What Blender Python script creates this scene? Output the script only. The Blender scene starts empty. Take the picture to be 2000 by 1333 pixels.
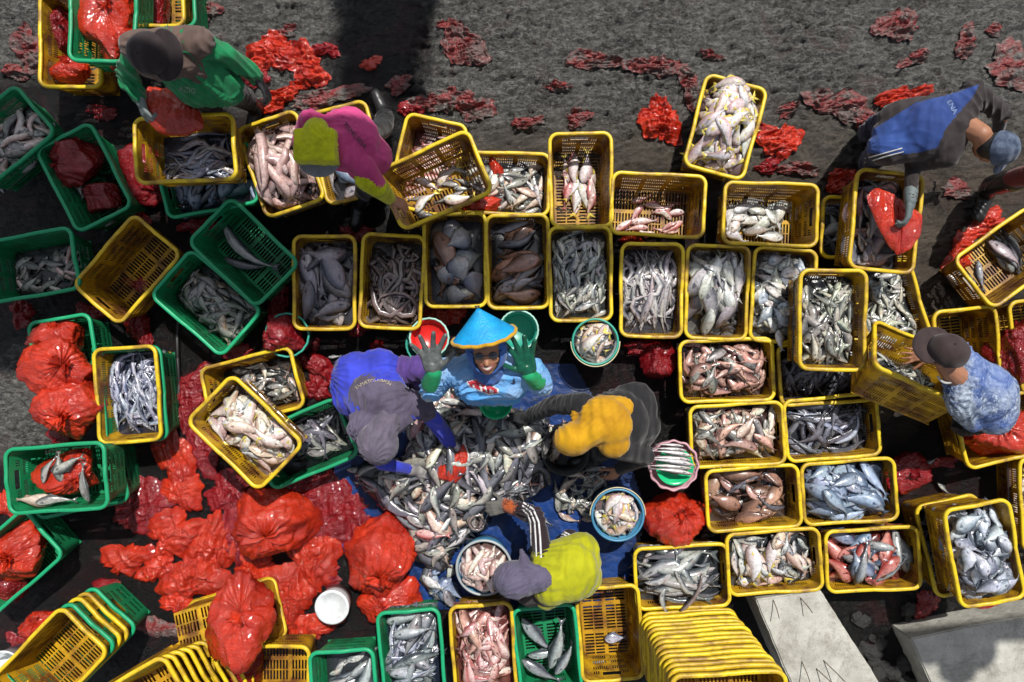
import bpy, bmesh, math, random
import numpy as np
from mathutils import Vector, Matrix, noise as mnoise
from mathutils.bvhtree import BVHTree
random.seed(7); RS = np.random.RandomState(11)
rad = math.radians
SC = bpy.context.scene; COL = SC.collection

# ---------------------------------------------------------------- camera, sky, sun, exposure
CAMH = 5.0; FPX = 1470.0
cam = bpy.data.cameras.new('camera'); cam.lens = 36*FPX/2000; cam.sensor_width = 36
cam.clip_start = 0.05; cam.clip_end = 500
co = bpy.data.objects.new('camera', cam); COL.objects.link(co); co.location = (0, 0, CAMH)
SC.camera = co
SUN_EL = rad(60); SH = Vector((-0.34, -0.94)).normalized()          # way the shadows fall
wd = bpy.data.worlds.new('World'); SC.world = wd; wd.use_nodes = True
nt = wd.node_tree; bg = nt.nodes['Background']
sky = nt.nodes.new('ShaderNodeTexSky'); sky.sky_type = 'NISHITA'; sky.sun_disc = False
sky.sun_elevation = SUN_EL; sky.sun_rotation = math.atan2(-SH.x, -SH.y)
hs = nt.nodes.new('ShaderNodeHueSaturation'); hs.inputs['Saturation'].default_value = .45; nt.links.new(sky.outputs[0], hs.inputs['Color']); nt.links.new(hs.outputs[0], bg.inputs[0]); bg.inputs[1].default_value = 0.105
sl = bpy.data.lights.new('sun', 'SUN'); sl.energy = 5.0; sl.angle = rad(0.5); sl.color = (1, .965, .91)
so = bpy.data.objects.new('sun', sl); COL.objects.link(so)
sd = Vector((SH.x*math.cos(SUN_EL), SH.y*math.cos(SUN_EL), -math.sin(SUN_EL)))
so.rotation_euler = sd.to_track_quat('-Z', 'Y').to_euler(); so.location = (3, 3, 9)
SC.view_settings.view_transform = 'Standard'; SC.view_settings.look = 'None'
SC.view_settings.exposure = 0.20; SC.view_settings.gamma = 1

# ---------------------------------------------------------------- helpers
def P(px, py, z=0.0):
    k = (CAMH-z)/FPX
    return Vector(((px-1000)*k, (666.5-py)*k, z))
def lin(c):
    return tuple(((v/255.)/12.92 if v <= 10 else ((v/255.+.055)/1.055)**2.4) for v in c)
def tag(o, label=None, cat=None, group=None, kind=None):
    if label: o['label'] = label
    if cat: o['category'] = cat
    if group: o['group'] = group
    if kind: o['kind'] = kind
    return o
def empty(name, loc=(0, 0, 0), rz=0.0):
    o = bpy.data.objects.new(name, None); COL.objects.link(o); o.location = loc
    o.rotation_euler = (0, 0, rz); o.empty_display_size = .05; return o
def mkmesh(name, V, F, mats, smooth=True, fm=None, cols=None):
    me = bpy.data.meshes.new(name)
    me.from_pydata([tuple(v) for v in V], [], [tuple(f) for f in F])
    if not isinstance(mats, (list, tuple)): mats = [mats]
    for m in mats: me.materials.append(m)
    if fm is not None: me.polygons.foreach_set('material_index', np.array(fm, dtype=np.int32))
    if smooth: me.polygons.foreach_set('use_smooth', np.ones(len(me.polygons), dtype=bool))
    if cols is not None:
        a = me.color_attributes.new('col', 'FLOAT_COLOR', 'POINT')
        a.data.foreach_set('color', np.asarray(cols, dtype=np.float32).ravel())
    me.update(); return me
def link(name, me, parent=None, M=None):
    o = bpy.data.objects.new(name, me); COL.objects.link(o)
    if parent is not None: o.parent = parent
    if M is not None: o.matrix_world = M
    return o

class MB:
    def __init__(s): s.V = []; s.F = []; s.fm = []
    def add(s, V, F, m=0):
        b = len(s.V); s.V += [tuple(v) for v in V]
        s.F += [tuple(i+b for i in f) for f in F]; s.fm += [m]*len(F); return s
    def capsule(s, a, ra, b, rb, n=12, hn=3, m=0):
        a = Vector(a); b = Vector(b); d = b-a; L = d.length
        if L < 1e-6: d = Vector((0, 0, 1))
        q = d.to_track_quat('Z', 'Y'); V = []; rings = []
        for i in range(hn+1):
            t = -math.pi/2+math.pi/2*i/hn; rings.append((math.sin(t)*ra, max(math.cos(t)*ra, 1e-4)))
        for i in range(hn+1):
            t = math.pi/2*i/hn; rings.append((L+math.sin(t)*rb, max(math.cos(t)*rb, 1e-4)))
        for (z, r) in rings:
            for k in range(n):
                p = 2*math.pi*k/n; V.append(a+q@Vector((r*math.cos(p), r*math.sin(p), z)))
        F = []
        for i in range(len(rings)-1):
            for k in range(n):
                k2 = (k+1) % n; F.append((i*n+k, i*n+k2, (i+1)*n+k2, (i+1)*n+k))
        F.append(tuple(range(n))[::-1]); F.append(tuple((len(rings)-1)*n+k for k in range(n)))
        return s.add(V, F, m)
    def ell(s, c, r, R=None, n=16, h=10, m=0):
        c = Vector(c); V = []; F = []
        for i in range(h+1):
            t = math.pi*i/h
            for k in range(n):
                p = 2*math.pi*k/n
                v = Vector((r[0]*math.sin(t)*math.cos(p), r[1]*math.sin(t)*math.sin(p), r[2]*math.cos(t)))
                V.append(c+(R@v if R is not None else v))
        for i in range(h):
            for k in range(n):
                k2 = (k+1) % n; F.append((i*n+k, (i+1)*n+k, (i+1)*n+k2, i*n+k2))
        return s.add(V, F, m)
    def box(s, c, h, R=None, m=0):
        V = []
        for z in (-1, 1):
            for y in (-1, 1):
                for x in (-1, 1):
                    v = Vector((x*h[0], y*h[1], z*h[2])); V.append(Vector(c)+(R@v if R is not None else v))
        return s.add(V, [(0, 2, 3, 1), (4, 5, 7, 6), (0, 1, 5, 4), (2, 6, 7, 3), (0, 4, 6, 2), (1, 3, 7, 5)], m)
    def lathe(s, prof, n=40, m=0, fn=None, close=False):
        V = []; F = []
        for (r, z) in prof:
            for k in range(n):
                p = 2*math.pi*k/n; rr = r if fn is None else fn(r, z, p)
                V.append((rr*math.cos(p), rr*math.sin(p), z))
        N = len(prof)
        for i in range(N-1+(1 if close else 0)):
            j = (i+1) % N
            for k in range(n):
                k2 = (k+1) % n; F.append((i*n+k, i*n+k2, j*n+k2, j*n+k))
        return s.add(V, F, m)
    def tube(s, pts, r, n=6, m=0):
        for i in range(len(pts)-1): s.capsule(pts[i], r, pts[i+1], r, n, 2, m)
        return s
    def prism(s, pts, z0, z1, m=0):
        n = len(pts); V = [(x, y, z0) for x, y in pts]+[(x, y, z1) for x, y in pts]
        F = [tuple(range(n))[::-1], tuple(range(n, 2*n))]+[(i, (i+1) % n, n+(i+1) % n, n+i) for i in range(n)]
        return s.add(V, F, m)
    def build(s, name, mats, parent=None, smooth=True, M=None):
        return link(name, mkmesh(name, s.V, s.F, mats, smooth, s.fm), parent, M)

def bevel(o, w=.004, seg=2):
    bm = bmesh.new(); bm.from_mesh(o.data)
    bmesh.ops.bevel(bm, geom=[e for e in bm.edges], offset=w, segments=seg, affect='EDGES', profile=.6)
    bm.to_mesh(o.data); bm.free()

# crumple noise: sum of warped triangle-wave folds (sharp creases like film plastic)
def folds(x, y, seed, f=6.0, n=8, warp=.35):
    r = np.random.RandomState(seed); z = np.zeros_like(x); tot = 0
    wx = x+warp/f*np.sin(f*.9*y+r.rand()*9)+warp*.5/f*np.sin(f*2.1*x+f*1.3*y+r.rand()*9)
    wy = y+warp/f*np.sin(f*.8*x+r.rand()*9)+warp*.5/f*np.sin(f*1.9*y-f*1.7*x+r.rand()*9)
    for i in range(n):
        a = r.rand()*math.pi*2; ff = f*(.6+1.9*i/n)*(.8+.4*r.rand()); am = 1/(1+i*.35)
        t = (wx*math.cos(a)+wy*math.sin(a))*ff/2+r.rand()*5
        z += am*(np.abs((t % 1)-.5)*4-1); tot += am
        wx = wx+z*.03/f
    return z/tot
def vnoise(x, y, seed, f):
    r = np.random.RandomState(seed); z = np.zeros_like(x)
    for i in range(9):
        a = r.rand()*6.28; ff = f*(.5+1.2*r.rand())
        z += np.sin((x*math.cos(a)+y*math.sin(a))*ff+r.rand()*6.28+.6*np.sin((y*math.cos(a)-x*math.sin(a))*ff*.7+r.rand()*6))
    return z/9*2
def inpoly(x, y, poly):
    c = np.zeros(x.shape, bool); n = len(poly); j = n-1
    for i in range(n):
        xi, yi = poly[i]; xj, yj = poly[j]
        if yi != yj:
            c ^= ((yi > y) != (yj > y)) & (x < (xj-xi)*(y-yi)/(yj-yi)+xi)
        j = i
    return c

# ---------------------------------------------------------------- materials
class N:
    def __init__(s, name):
        s.m = bpy.data.materials.new(name); s.m.use_nodes = True; s.t = s.m.node_tree
        s.b = s.t.nodes['Principled BSDF']; s.o = s.t.nodes['Material Output']
    def n(s, ty, **kw):
        x = s.t.nodes.new(ty)
        for k, v in kw.items():
            if k in x.inputs: x.inputs[k].default_value = v
            else: setattr(x, k, v)
        return x
    def l(s, a, b): s.t.links.new(a, b)
    def coord(s, which='Object', scale=(1, 1, 1)):
        c = s.n('ShaderNodeTexCoord'); mp = s.n('ShaderNodeMapping'); mp.inputs['Scale'].default_value = scale
        s.l(c.outputs[which], mp.inputs[0]); return mp.outputs[0]
    def noise(s, v, scale, detail=4, rough=.55, dist=0):
        x = s.n('ShaderNodeTexNoise'); x.inputs['Scale'].default_value = scale; x.inputs['Detail'].default_value = detail
        x.inputs['Roughness'].default_value = rough; x.inputs['Distortion'].default_value = dist
        s.l(v, x.inputs['Vector']); return x.outputs['Fac']
    def ramp(s, v, a, b, c0=(0, 0, 0), c1=(1, 1, 1)):
        x = s.n('ShaderNodeValToRGB'); x.color_ramp.elements[0].position = a; x.color_ramp.elements[1].position = b
        x.color_ramp.elements[0].color = (*c0, 1); x.color_ramp.elements[1].color = (*c1, 1); s.l(v, x.inputs[0]); return x.outputs[0]
    def mix(s, f, a, b, mode='MIX'):
        x = s.n('ShaderNodeMix'); x.data_type = 'RGBA'; x.blend_type = mode
        for i, v in ((0, f), (6, a), (7, b)):
            if isinstance(v, (int, float)): x.inputs[i].default_value = v
            elif isinstance(v, tuple): x.inputs[i].default_value = (*v[:3], 1)
            else: s.l(v, x.inputs[i])
        return x.outputs[2]
    def math(s, op, a, b=0.):
        x = s.n('ShaderNodeMath'); x.operation = op
        for i, v in enumerate((a, b)):
            if isinstance(v, (int, float)): x.inputs[i].default_value = v
            else: s.l(v, x.inputs[i])
        return x.outputs[0]
    def bump(s, h, strength=.5, dist=.01, prev=None):
        x = s.n('ShaderNodeBump'); x.inputs['Strength'].default_value = strength; x.inputs['Distance'].default_value = dist
        s.l(h, x.inputs['Height'])
        if prev: s.l(prev, x.inputs['Normal'])
        return x.outputs[0]
    def set(s, col=None, rough=None, nrm=None, **kw):
        if col is not None:
            if isinstance(col, tuple): s.b.inputs['Base Color'].default_value = (*col[:3], 1)
            else: s.l(col, s.b.inputs['Base Color'])
        if rough is not None:
            if isinstance(rough, (int, float)): s.b.inputs['Roughness'].default_value = rough
            else: s.l(rough, s.b.inputs['Roughness'])
        if nrm is not None: s.l(nrm, s.b.inputs['Normal'])
        for k, v in kw.items(): s.b.inputs[k.replace('_', ' ')].default_value = v
        return s.m
def plastic(name, c, c2, dirt, dlo=.52, dhi=.72, rough=.38, spec=.4, trans=0.0):
    s = N(name); v = s.coord(); oi = s.n('ShaderNodeObjectInfo')
    va = s.n('ShaderNodeVectorMath'); va.operation = 'ADD'
    s.l(v, va.inputs[0]); mu = s.math('MULTIPLY', oi.outputs['Random'], 37.); s.l(mu, va.inputs[1]); v = va.outputs[0]
    big = s.noise(v, 7, 5, .6); fine = s.noise(v, 70, 4, .7)
    base = s.mix(s.math('MULTIPLY', oi.outputs['Random'], .8), c, c2)
    d = s.ramp(big, dlo, dhi); col = s.mix(d, base, dirt)
    d2 = s.ramp(fine, .56, .72); col = s.mix(s.math('MULTIPLY', d2, .55), col, tuple(x*.35 for x in dirt))
    d3 = s.ramp(s.noise(v, 160, 2), .68, .76); col = s.mix(s.math('MULTIPLY', d3, .35), col, (.6, .58, .5))
    r = s.math('ADD', s.math('MULTIPLY', fine, .35), rough-.15)
    nb = s.bump(fine, .25, .004)
    s.set(col, r, nb, Specular_IOR_Level=spec)
    if trans > 0:
        tr = s.n('ShaderNodeBsdfTranslucent'); s.l(col, tr.inputs[0]); ms = s.n('ShaderNodeMixShader'); ms.inputs[0].default_value = trans
        s.l(s.b.outputs[0], ms.inputs[1]); s.l(tr.outputs[0], ms.inputs[2]); s.l(ms.outputs[0], s.o.inputs[0])
    return s.m
MAT = {}
MAT['y_rim'] = plastic('yellow_rim_plastic', (.66, .48, .012), (.54, .35, .012), (.24, .13, .02), .46, .66)
MAT['y_wall'] = plastic('yellow_wall_plastic', (.64, .38, .012), (.48, .25, .010), (.15, .055, .015), .40, .62, trans=.25)
MAT['g_rim'] = plastic('green_rim_plastic', (.008, .30, .13), (.008, .22, .09), (.02, .14, .07), .6, .8)
MAT['g_wall'] = plastic('green_wall_plastic', (.012, .28, .10), (.01, .2, .08), (.02, .07, .035), .5, .72, trans=.25)
def film(name, c, c2, trans=.3, rough=.2, mud=False):
    s = N(name); v = s.coord()
    col = s.mix(s.ramp(s.noise(v, 5, 3), .35, .65), c, c2)
    if mud: col = s.mix(s.ramp(s.noise(v, 14, 5, .7), .46, .58), col, (.085, .078, .07))
    else: col = s.mix(s.math('MULTIPLY', s.ramp(s.noise(v, 9, 5, .7), .60, .72), .35), col, tuple(x*.35 for x in c))
    oi = s.n('ShaderNodeObjectInfo'); col = s.mix(s.math('MULTIPLY', oi.outputs['Random'], .35), col, tuple(x*.6 for x in c))
    vo = s.n('ShaderNodeTexVoronoi'); vo.feature = 'DISTANCE_TO_EDGE'; vo.inputs['Scale'].default_value = 17
    nn = s.n('ShaderNodeTexNoise'); nn.inputs['Scale'].default_value = 9; s.l(v, nn.inputs['Vector'])
    va = s.n('ShaderNodeVectorMath'); va.operation = 'MULTIPLY_ADD'; s.l(nn.outputs['Color'], va.inputs[0])
    va.inputs[1].default_value = (.4, .4, .4); s.l(v, va.inputs[2]); s.l(va.outputs[0], vo.inputs['Vector'])
    b1 = s.bump(s.math('MINIMUM', vo.outputs['Distance'], .25), .35, .02)
    b2 = s.bump(s.noise(s.coord('Object', (1, 2.6, 1.4)), 22, 4, .6, 2.0), .75, .016, b1)
    s.set(col, rough, b2, Specular_IOR_Level=.6, Coat_Weight=.1 if mud else .6, Coat_Roughness=.3 if mud else .06)
    tr = s.n('ShaderNodeBsdfTranslucent'); s.l(s.mix(1.0, col, (1, .35, .3), 'MULTIPLY'), tr.inputs[0]); s.l(b2, tr.inputs[1])
    ms = s.n('ShaderNodeMixShader'); ms.inputs[0].default_value = trans
    s.l(s.b.outputs[0], ms.inputs[1]); s.l(tr.outputs[0], ms.inputs[2]); s.l(ms.outputs[0], s.o.inputs[0])
    return s.m
MAT['bag'] = film('red_film', (.68, .042, .010), (.40, .018, .007), .24, .10)
MAT['bag_dark'] = film('dark_red_film', (.33, .008, .012), (.22, .006, .012))
MAT['bag_mud'] = film('muddy_red_film', (.22, .018, .018), (.10, .045, .04), .06, .38, True)
def fishmat(name='fish_skin'):
    s = N(name); v = s.coord(); a = s.n('ShaderNodeVertexColor'); a.layer_name = 'col'
    n1 = s.noise(v, 60, 3, .6); col = s.mix(s.ramp(n1, .35, .7), a.outputs[0], s.mix(1., a.outputs[0], (.52, .50, .50), 'MULTIPLY'))
    n2 = s.noise(v, 16, 2); col = s.mix(s.math('MULTIPLY', s.ramp(n2, .60, .72), .4), col, s.mix(1., a.outputs[0], (.8, .42, .36), 'MULTIPLY'))
    s.set(col, s.math('ADD', s.math('MULTIPLY', n1, .25), .14), s.bump(s.noise(v, 170, 2), .35, .003), Specular_IOR_Level=.6, Coat_Weight=.35, Coat_Roughness=.12)
    return s.m
MAT['fish'] = fishmat()
def cloth(name, c, c2=None, sc=18, rough=.8, fs=1.0):
    c2 = tuple(x*.78 for x in c2) if c2 else None; c = tuple(x*.84 for x in c); s = N(name); v = s.coord(); c2 = c2 or tuple(x*.72 for x in c)
    col = s.mix(s.ramp(s.noise(v, sc, 4, .65), .4, .66), c, c2)
    wt = s.n('ShaderNodeTexWave'); wt.inputs['Scale'].default_value = 4.5; wt.inputs['Distortion'].default_value = 7; wt.inputs['Detail'].default_value = 2.5; wt.inputs['Detail Scale'].default_value = .8; s.l(v, wt.inputs['Vector']); w = wt.outputs['Fac']; f = s.noise(v, 420, 2)
    s.set(col, rough, s.bump(f, .25, .002, s.bump(w, .45*fs, .012)), Specular_IOR_Level=.25, Sheen_Weight=.15)
    return s.m
def simple(name, c, rough=.4, var=.25, sc=12, spec=.5, metal=0., bumpy=.15):
    s = N(name); v = s.coord(); n1 = s.noise(v, sc, 4, .6)
    s.set(s.mix(s.ramp(n1, .35, .7), c, tuple(x*(1-var) for x in c)), rough, s.bump(s.noise(v, sc*6, 3), bumpy, .004), Specular_IOR_Level=spec, Metallic=metal)
    return s.m

# ---------------------------------------------------------------- ground: one sheet to the horizon
def mudmat():
    s = N('wet_trampled_mud'); v = s.coord(); w = s.n('ShaderNodeVertexColor'); w.layer_name = 'col'
    sep = s.n('ShaderNodeSeparateColor'); s.l(w.outputs[0], sep.inputs[0])
    st = s.coord('Object', (1, 2.0, 1))
    n1 = s.noise(v, 1.8, 5, .6); n2 = s.noise(st, 22, 5, .65, .8); n3 = s.noise(st, 60, 4, .7, .6)
    g = s.mix(s.ramp(n1, .35, .65), (.16, .158, .146), (.06, .059, .055))
    g = s.mix(s.ramp(n2, .46, .60), g, (.31, .305, .28)); n4 = s.noise(st, 38, 6, .75, 1.4); g = s.mix(s.ramp(n4, .40, .52, (1, 1, 1), (0, 0, 0)), g, (.026, .025, .023)); g = s.mix(s.math('MULTIPLY', s.ramp(s.noise(v, 95, 3, .7), .58, .66), .7), g, (.48, .47, .44))  # crevice shade painted into the mud colour as dark creases; pale flecks added
    b = s.mix(s.ramp(s.noise(v, 5, 4), .4, .65), (.14, .112, .085), (.075, .062, .05))
    g = s.mix(sep.outputs[2], g, b)
    rn = s.ramp(s.noise(v, 3.3, 5, .7, 1.), .56, .70); g = s.mix(s.math('MULTIPLY', rn, .40), g, (.13, .045, .04))
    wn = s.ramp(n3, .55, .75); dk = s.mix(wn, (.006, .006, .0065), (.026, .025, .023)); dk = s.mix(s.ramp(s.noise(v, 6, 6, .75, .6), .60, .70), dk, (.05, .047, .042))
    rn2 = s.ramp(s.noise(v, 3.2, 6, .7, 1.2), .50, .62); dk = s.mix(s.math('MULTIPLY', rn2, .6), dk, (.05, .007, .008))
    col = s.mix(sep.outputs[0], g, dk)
    rough = s.math('ADD', s.math('MULTIPLY', n3, .35), .16)
    b1 = s.bump(n2, 1.0, .06); b2 = s.bump(n3, 1.0, .03, b1); b3 = s.bump(n4, 1.0, .025, s.bump(s.noise(v, 150, 3, .7), .8, .006, b2))
    s.set(col, rough, b3, Specular_IOR_Level=.55); return s.m
WET_AND_SHADE = [[(-300, 172), (60, 175), (230, 150), (480, 215), (640, 240), (655, 60), (720, -80), (850, -80), (800, 180), (800, 425), (1080, 430), (1330, 440), (1330, 335), (1400, 380), (1420, 470), (1620, 510),  # black wet mud, plus shaded areas painted in the same dark tone
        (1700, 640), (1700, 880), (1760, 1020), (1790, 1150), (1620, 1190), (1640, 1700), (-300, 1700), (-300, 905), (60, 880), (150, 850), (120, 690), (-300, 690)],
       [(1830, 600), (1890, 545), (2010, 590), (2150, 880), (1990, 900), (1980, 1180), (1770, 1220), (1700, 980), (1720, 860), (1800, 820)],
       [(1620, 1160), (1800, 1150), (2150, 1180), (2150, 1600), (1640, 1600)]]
def gh(x, y):
    z = .040*folds(x*.45, y*1.5, 5, 7, 9, 1.3)+.050*folds(x*.6, y*1.6, 9, 15, 9, 1.5)+.034*folds(x*.7, y*1.5, 15, 34, 8, 1.6)+.012*vnoise(x, y, 3, 2.2)
    px = x*FPX/CAMH+1000; py = 666.5-y*FPX/CAMH; w = np.zeros(np.shape(x))
    for dx, dy in ((0, 0), (14, 0), (-14, 0), (0, 14), (0, -14)):
        m = np.zeros(np.shape(x), bool)
        for p in WET_AND_SHADE: m |= inpoly(px+dx, py+dy, p)
        w = w+m/5.
    calm = np.clip((py-230)/200, 0, 1)
    return z*np.clip(1.6-np.hypot(x/5., y/4.), 0, 1)*(1-.80*w)*(1-.45*calm)+.004*calm*folds(x, y, 77, 60, 6)
def build_ground():
    xs = np.concatenate([[-80, -40, -20, -10, -6], np.arange(-4.4, 4.41, .0125), [6, 10, 20, 40, 80]])
    ys = np.concatenate([[-80, -40, -20, -10, -5], np.arange(-3.3, 3.31, .0125), [5, 10, 20, 40, 80]])
    X, Y = np.meshgrid(xs, ys); Z = gh(X, Y)
    px = X*FPX/CAMH+1000; py = 666.5-Y*FPX/CAMH
    px = px+34*vnoise(X, Y, 21, 5)+10*vnoise(X, Y, 23, 22); py = py+30*vnoise(X, Y, 22, 5)+10*vnoise(X, Y, 24, 22)
    wet = np.zeros(X.shape)  # mask of black mud together with shade painted into the ground colour
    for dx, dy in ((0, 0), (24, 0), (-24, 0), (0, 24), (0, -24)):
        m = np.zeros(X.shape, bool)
        for p in WET_AND_SHADE: m |= inpoly(px+dx, py+dy, p)
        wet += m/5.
    brown = np.clip((py-180)/160, 0, 1)*np.clip((px-760)/200, 0, 1)
    V = np.stack([X.ravel(), Y.ravel(), Z.ravel()], 1); ny, nx = X.shape
    i = np.arange(nx*ny).reshape(ny, nx)
    F = np.stack([i[:-1, :-1].ravel(), i[:-1, 1:].ravel(), i[1:, 1:].ravel(), i[1:, :-1].ravel()], 1)
    me = bpy.data.meshes.new('ground'); me.vertices.add(len(V)); me.vertices.foreach_set('co', V.ravel())
    me.loops.add(len(F)*4); me.loops.foreach_set('vertex_index', F.ravel().astype(np.int32))
    me.polygons.add(len(F)); me.polygons.foreach_set('loop_start', np.arange(0, len(F)*4, 4, dtype=np.int32))
    me.polygons.foreach_set('loop_total', np.full(len(F), 4, dtype=np.int32))
    me.update(calc_edges=True); me.polygons.foreach_set('use_smooth', np.ones(len(F), bool))
    a = me.color_attributes.new('col', 'FLOAT_COLOR', 'POINT')
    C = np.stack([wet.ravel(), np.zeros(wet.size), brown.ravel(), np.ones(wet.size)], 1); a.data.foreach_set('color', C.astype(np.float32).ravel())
    me.materials.append(mudmat()); o = link('ground', me); tag(o, 'wet grey and black trampled mud with painted-in shade and a wrinkled surface', 'ground', kind='structure')
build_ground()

# unseen sheets added above the camera, cut to the shapes of the shade
def shade_blocker(name, polys, z, label, zg=.25):
    mb = MB(); k = (z-zg)/math.tan(SUN_EL)
    for poly in polys:
        pts = [P(x, y, zg) for x, y in poly]; mb.prism([(p.x-SH.x*k, p.y-SH.y*k) for p in pts], z, z+.01)
    o = mb.build(name, simple('blocker_sheet', (.03, .035, .04), .6), smooth=False)
    tag(o, label, 'shade_blocker'); return o
def circ(cx, cy, r, n=14): return [(cx+r*math.cos(2*math.pi*k/n), cy-r*math.sin(2*math.pi*k/n)) for k in range(n)]
shade_blocker('sorting_shade_blocker', [[(-300, 185), (120, 185), (200, 255), (270, 370), (400, 405), (490, 425), (520, 435), (560, 440), (800, 432), (900, 440), (1100, 438), (1330, 455), (1560, 500), (1540, 560), (1440, 565), (1350, 540),
        (1280, 525), (1180, 555), (1060, 600), (960, 590), (880, 605), (780, 605), (740, 570), (640, 620), (560, 650), (480, 625), (420, 640), (300, 590), (200, 580), (90, 640), (60, 690), (-300, 690)]], 6.6,
       'unseen dark sheet added high up to shade the sorting area')
shade_blocker('top_shade_blocker', [[(640, -120), (860, -120), (850, -30), (862, 5), (838, 40), (846, 78), (818, 95), (824, 140), (800, 150), (842, 185), (830, 225), (798, 188), (770, 205), (752, 170), (728, 196), (706, 232), (690, 190), (672, 196), (664, 150), (676, 118), (658, 84), (668, 40), (646, 12)]], 6.2, 'unseen narrow dark sheet added to shade the top of the mud', 0)  # added out of view, outline follows the shadow band at the top
shade_blocker('slab_shade_blocker', [[(1765, 1225), (2100, 1190), (2100, 1245), (1950, 1252), (1830, 1300), (1790, 1290)], circ(1925, 1268, 40), circ(1885, 1300, 40)], 6.0, 'unseen small dark sheet added to shade the concrete slab', .3)  # added out of view, circles stand in for heads shadowing the slab

# ---------------------------------------------------------------- crates
def rrect(a, b, r, n_c=6, n_a=26, n_b=16):
    pts = []
    def arc(cx, cy, t0):
        for i in range(n_c): t = t0+math.pi/2*i/n_c; pts.append((cx+r*math.cos(t), cy+r*math.sin(t)))
    def seg(p, q, n):
        for i in range(n): pts.append((p[0]+(q[0]-p[0])*i/n, p[1]+(q[1]-p[1])*i/n))
    seg((a, -(b-r)), (a, b-r), n_b); arc(a-r, b-r, 0); seg((a-r, b), (-(a-r), b), n_a); arc(-(a-r), b-r, math.pi/2)
    seg((-a, b-r), (-a, -(b-r)), n_b); arc(-(a-r), -(b-r), math.pi); seg((-(a-r), -b), (a-r, -b), n_a); arc(a-r, -(b-r), math.pi*1.5)
    return pts
CH = .30
def crate_meshes():
    out = {}
    nb, na, nc = 38, 66, 7; rows = 21
    ring = []
    for j in range(rows+1):
        t = j/rows; a = .252+.032*t; b = .155+.030*t
        ring.append([(x, y, .004+.288*t) for x, y in rrect(a, b, .040+.004*t, nc, na, nb)])
    n = len(ring[0]); V = [p for r in ring for p in r]; F = []
    segs = []
    for (cnt, kind) in ((nb, 's'), (nc, 'c'), (na, 'l'), (nc, 'c'), (nb, 's'), (nc, 'c'), (na, 'l'), (nc, 'c')):
        for i in range(cnt): segs.append((kind, i, cnt))
    for j in range(rows):
        for k in range(n):
            kd, i, cnt = segs[k]; hole = False
            if kd != 'c' and 1 <= i < cnt-1:
                per = 22 if kd == 'l' else 18
                if (i % per) not in (0, 1, per-2, per-1) and i % 2 == 1 and j not in (0, 4, 8, 9, 13, 17, 18, 19, 20): hole = True
                if kd == 's' and abs(i-cnt/2+.5) < 8 and j in (15, 16, 17): hole = True
                elif kd == 's' and abs(i-cnt/2+.5) < 10 and j in (14, 15, 16, 17, 18): hole = False
            if not hole: k2 = (k+1) % n; F.append((j*n+k, j*n+k2, (j+1)*n+k2, (j+1)*n+k))
    me = bpy.data.meshes.new('w'); me.from_pydata(V, [], F)
    bm = bmesh.new(); bm.from_mesh(me); bmesh.ops.delete(bm, geom=[v for v in bm.verts if not v.link_faces], context='VERTS')
    bmesh.ops.recalc_face_normals(bm, faces=bm.faces); bmesh.ops.solidify(bm, geom=bm.faces[:], thickness=.0035); bm.to_mesh(me); bm.free()
    out['wall'] = me
    # floor
    xs = [-.250]; 
    for i in range(24): xs += [-.243+i*.0203, -.243+i*.0203+.012]
    xs += [.250]
    ys = [-.153, -.138, -.078, -.070, -.012, .012, .070, .078, .138, .153]
    V = []; F = []
    for y in ys:
        for x in xs:
            cx = max(0, abs(x)-.215); cy = max(0, abs(y)-.118); V.append((x, y, .004))
    W = len(xs)
    for j in range(len(ys)-1):
        for i in range(W-1):
            hole = (i % 2 == 1) and (j in (1, 3, 5, 7)) and 0 < i < W-2 and (i//2) not in (7, 8, 15, 16)
            hole = (i % 2 == 1) and (j in (1, 3, 5, 7)) and (i//2) not in (7, 16)
            if j == 5: hole = hole
            if not hole: F.append((j*W+i, j*W+i+1, (j+1)*W+i+1, (j+1)*W+i))
    ys2 = None
    me = bpy.data.meshes.new('f'); me.from_pydata(V, [], F)
    bm = bmesh.new(); bm.from_mesh(me); bmesh.ops.delete(bm, geom=[v for v in bm.verts if not v.link_faces], context='VERTS')
    bmesh.ops.solidify(bm, geom=bm.faces[:], thickness=.004); bm.to_mesh(me); bm.free(); out['floor'] = me
    # rim, in three slightly different warps
    prof = [(-.004, .282), (-.005, .297), (-.001, .302), (.012, .303), (.0165, .299), (.018, .292), (.017, .277), (.0145, .277), (.0145, .290), (.002, .292)]
    for w in range(3):
        base = rrect(.283, .184, .046, 7, 26, 16); V = []; F = []
        cx = np.array(base); n = len(base)
        d = np.roll(cx, -1, 0)-np.roll(cx, 1, 0); nr = np.stack([d[:, 1], -d[:, 0]], 1); nr /= np.linalg.norm(nr, axis=1)[:, None]
        r = np.random.RandomState(40+w); ph = r.rand(6)*6.28
        for (o, z) in prof:
            for k in range(n):
                x, y = cx[k]; ang = math.atan2(y, x); dz = .003*math.sin(2*ang+ph[0])+.002*math.sin(5*ang+ph[1]); do = .003*math.sin(3*ang+ph[2])
                e = 0
                if abs(x) > .27 and abs(y) < .05: e = .006*math.cos(y/.05*math.pi/2)
                if abs(y) > .17 and abs(x) < .02: e = -.005*math.cos(x/.02*math.pi/2)
                V.append((x+nr[k, 0]*(o+do), y+nr[k, 1]*(o+do), z+dz+e))
        m = len(prof)
        for i in range(m):
            for k in range(n): k2 = (k+1) % n; j = (i+1) % m; F.append((i*n+k, i*n+k2, j*n+k2, j*n+k))
        # ribs under the rim corner
        me = bpy.data.meshes.new('rim'); me.from_pydata(V, [], F); me.polygons.foreach_set('use_smooth', np.ones(len(F), bool)); out['rim%d' % w] = me
    return out
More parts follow.
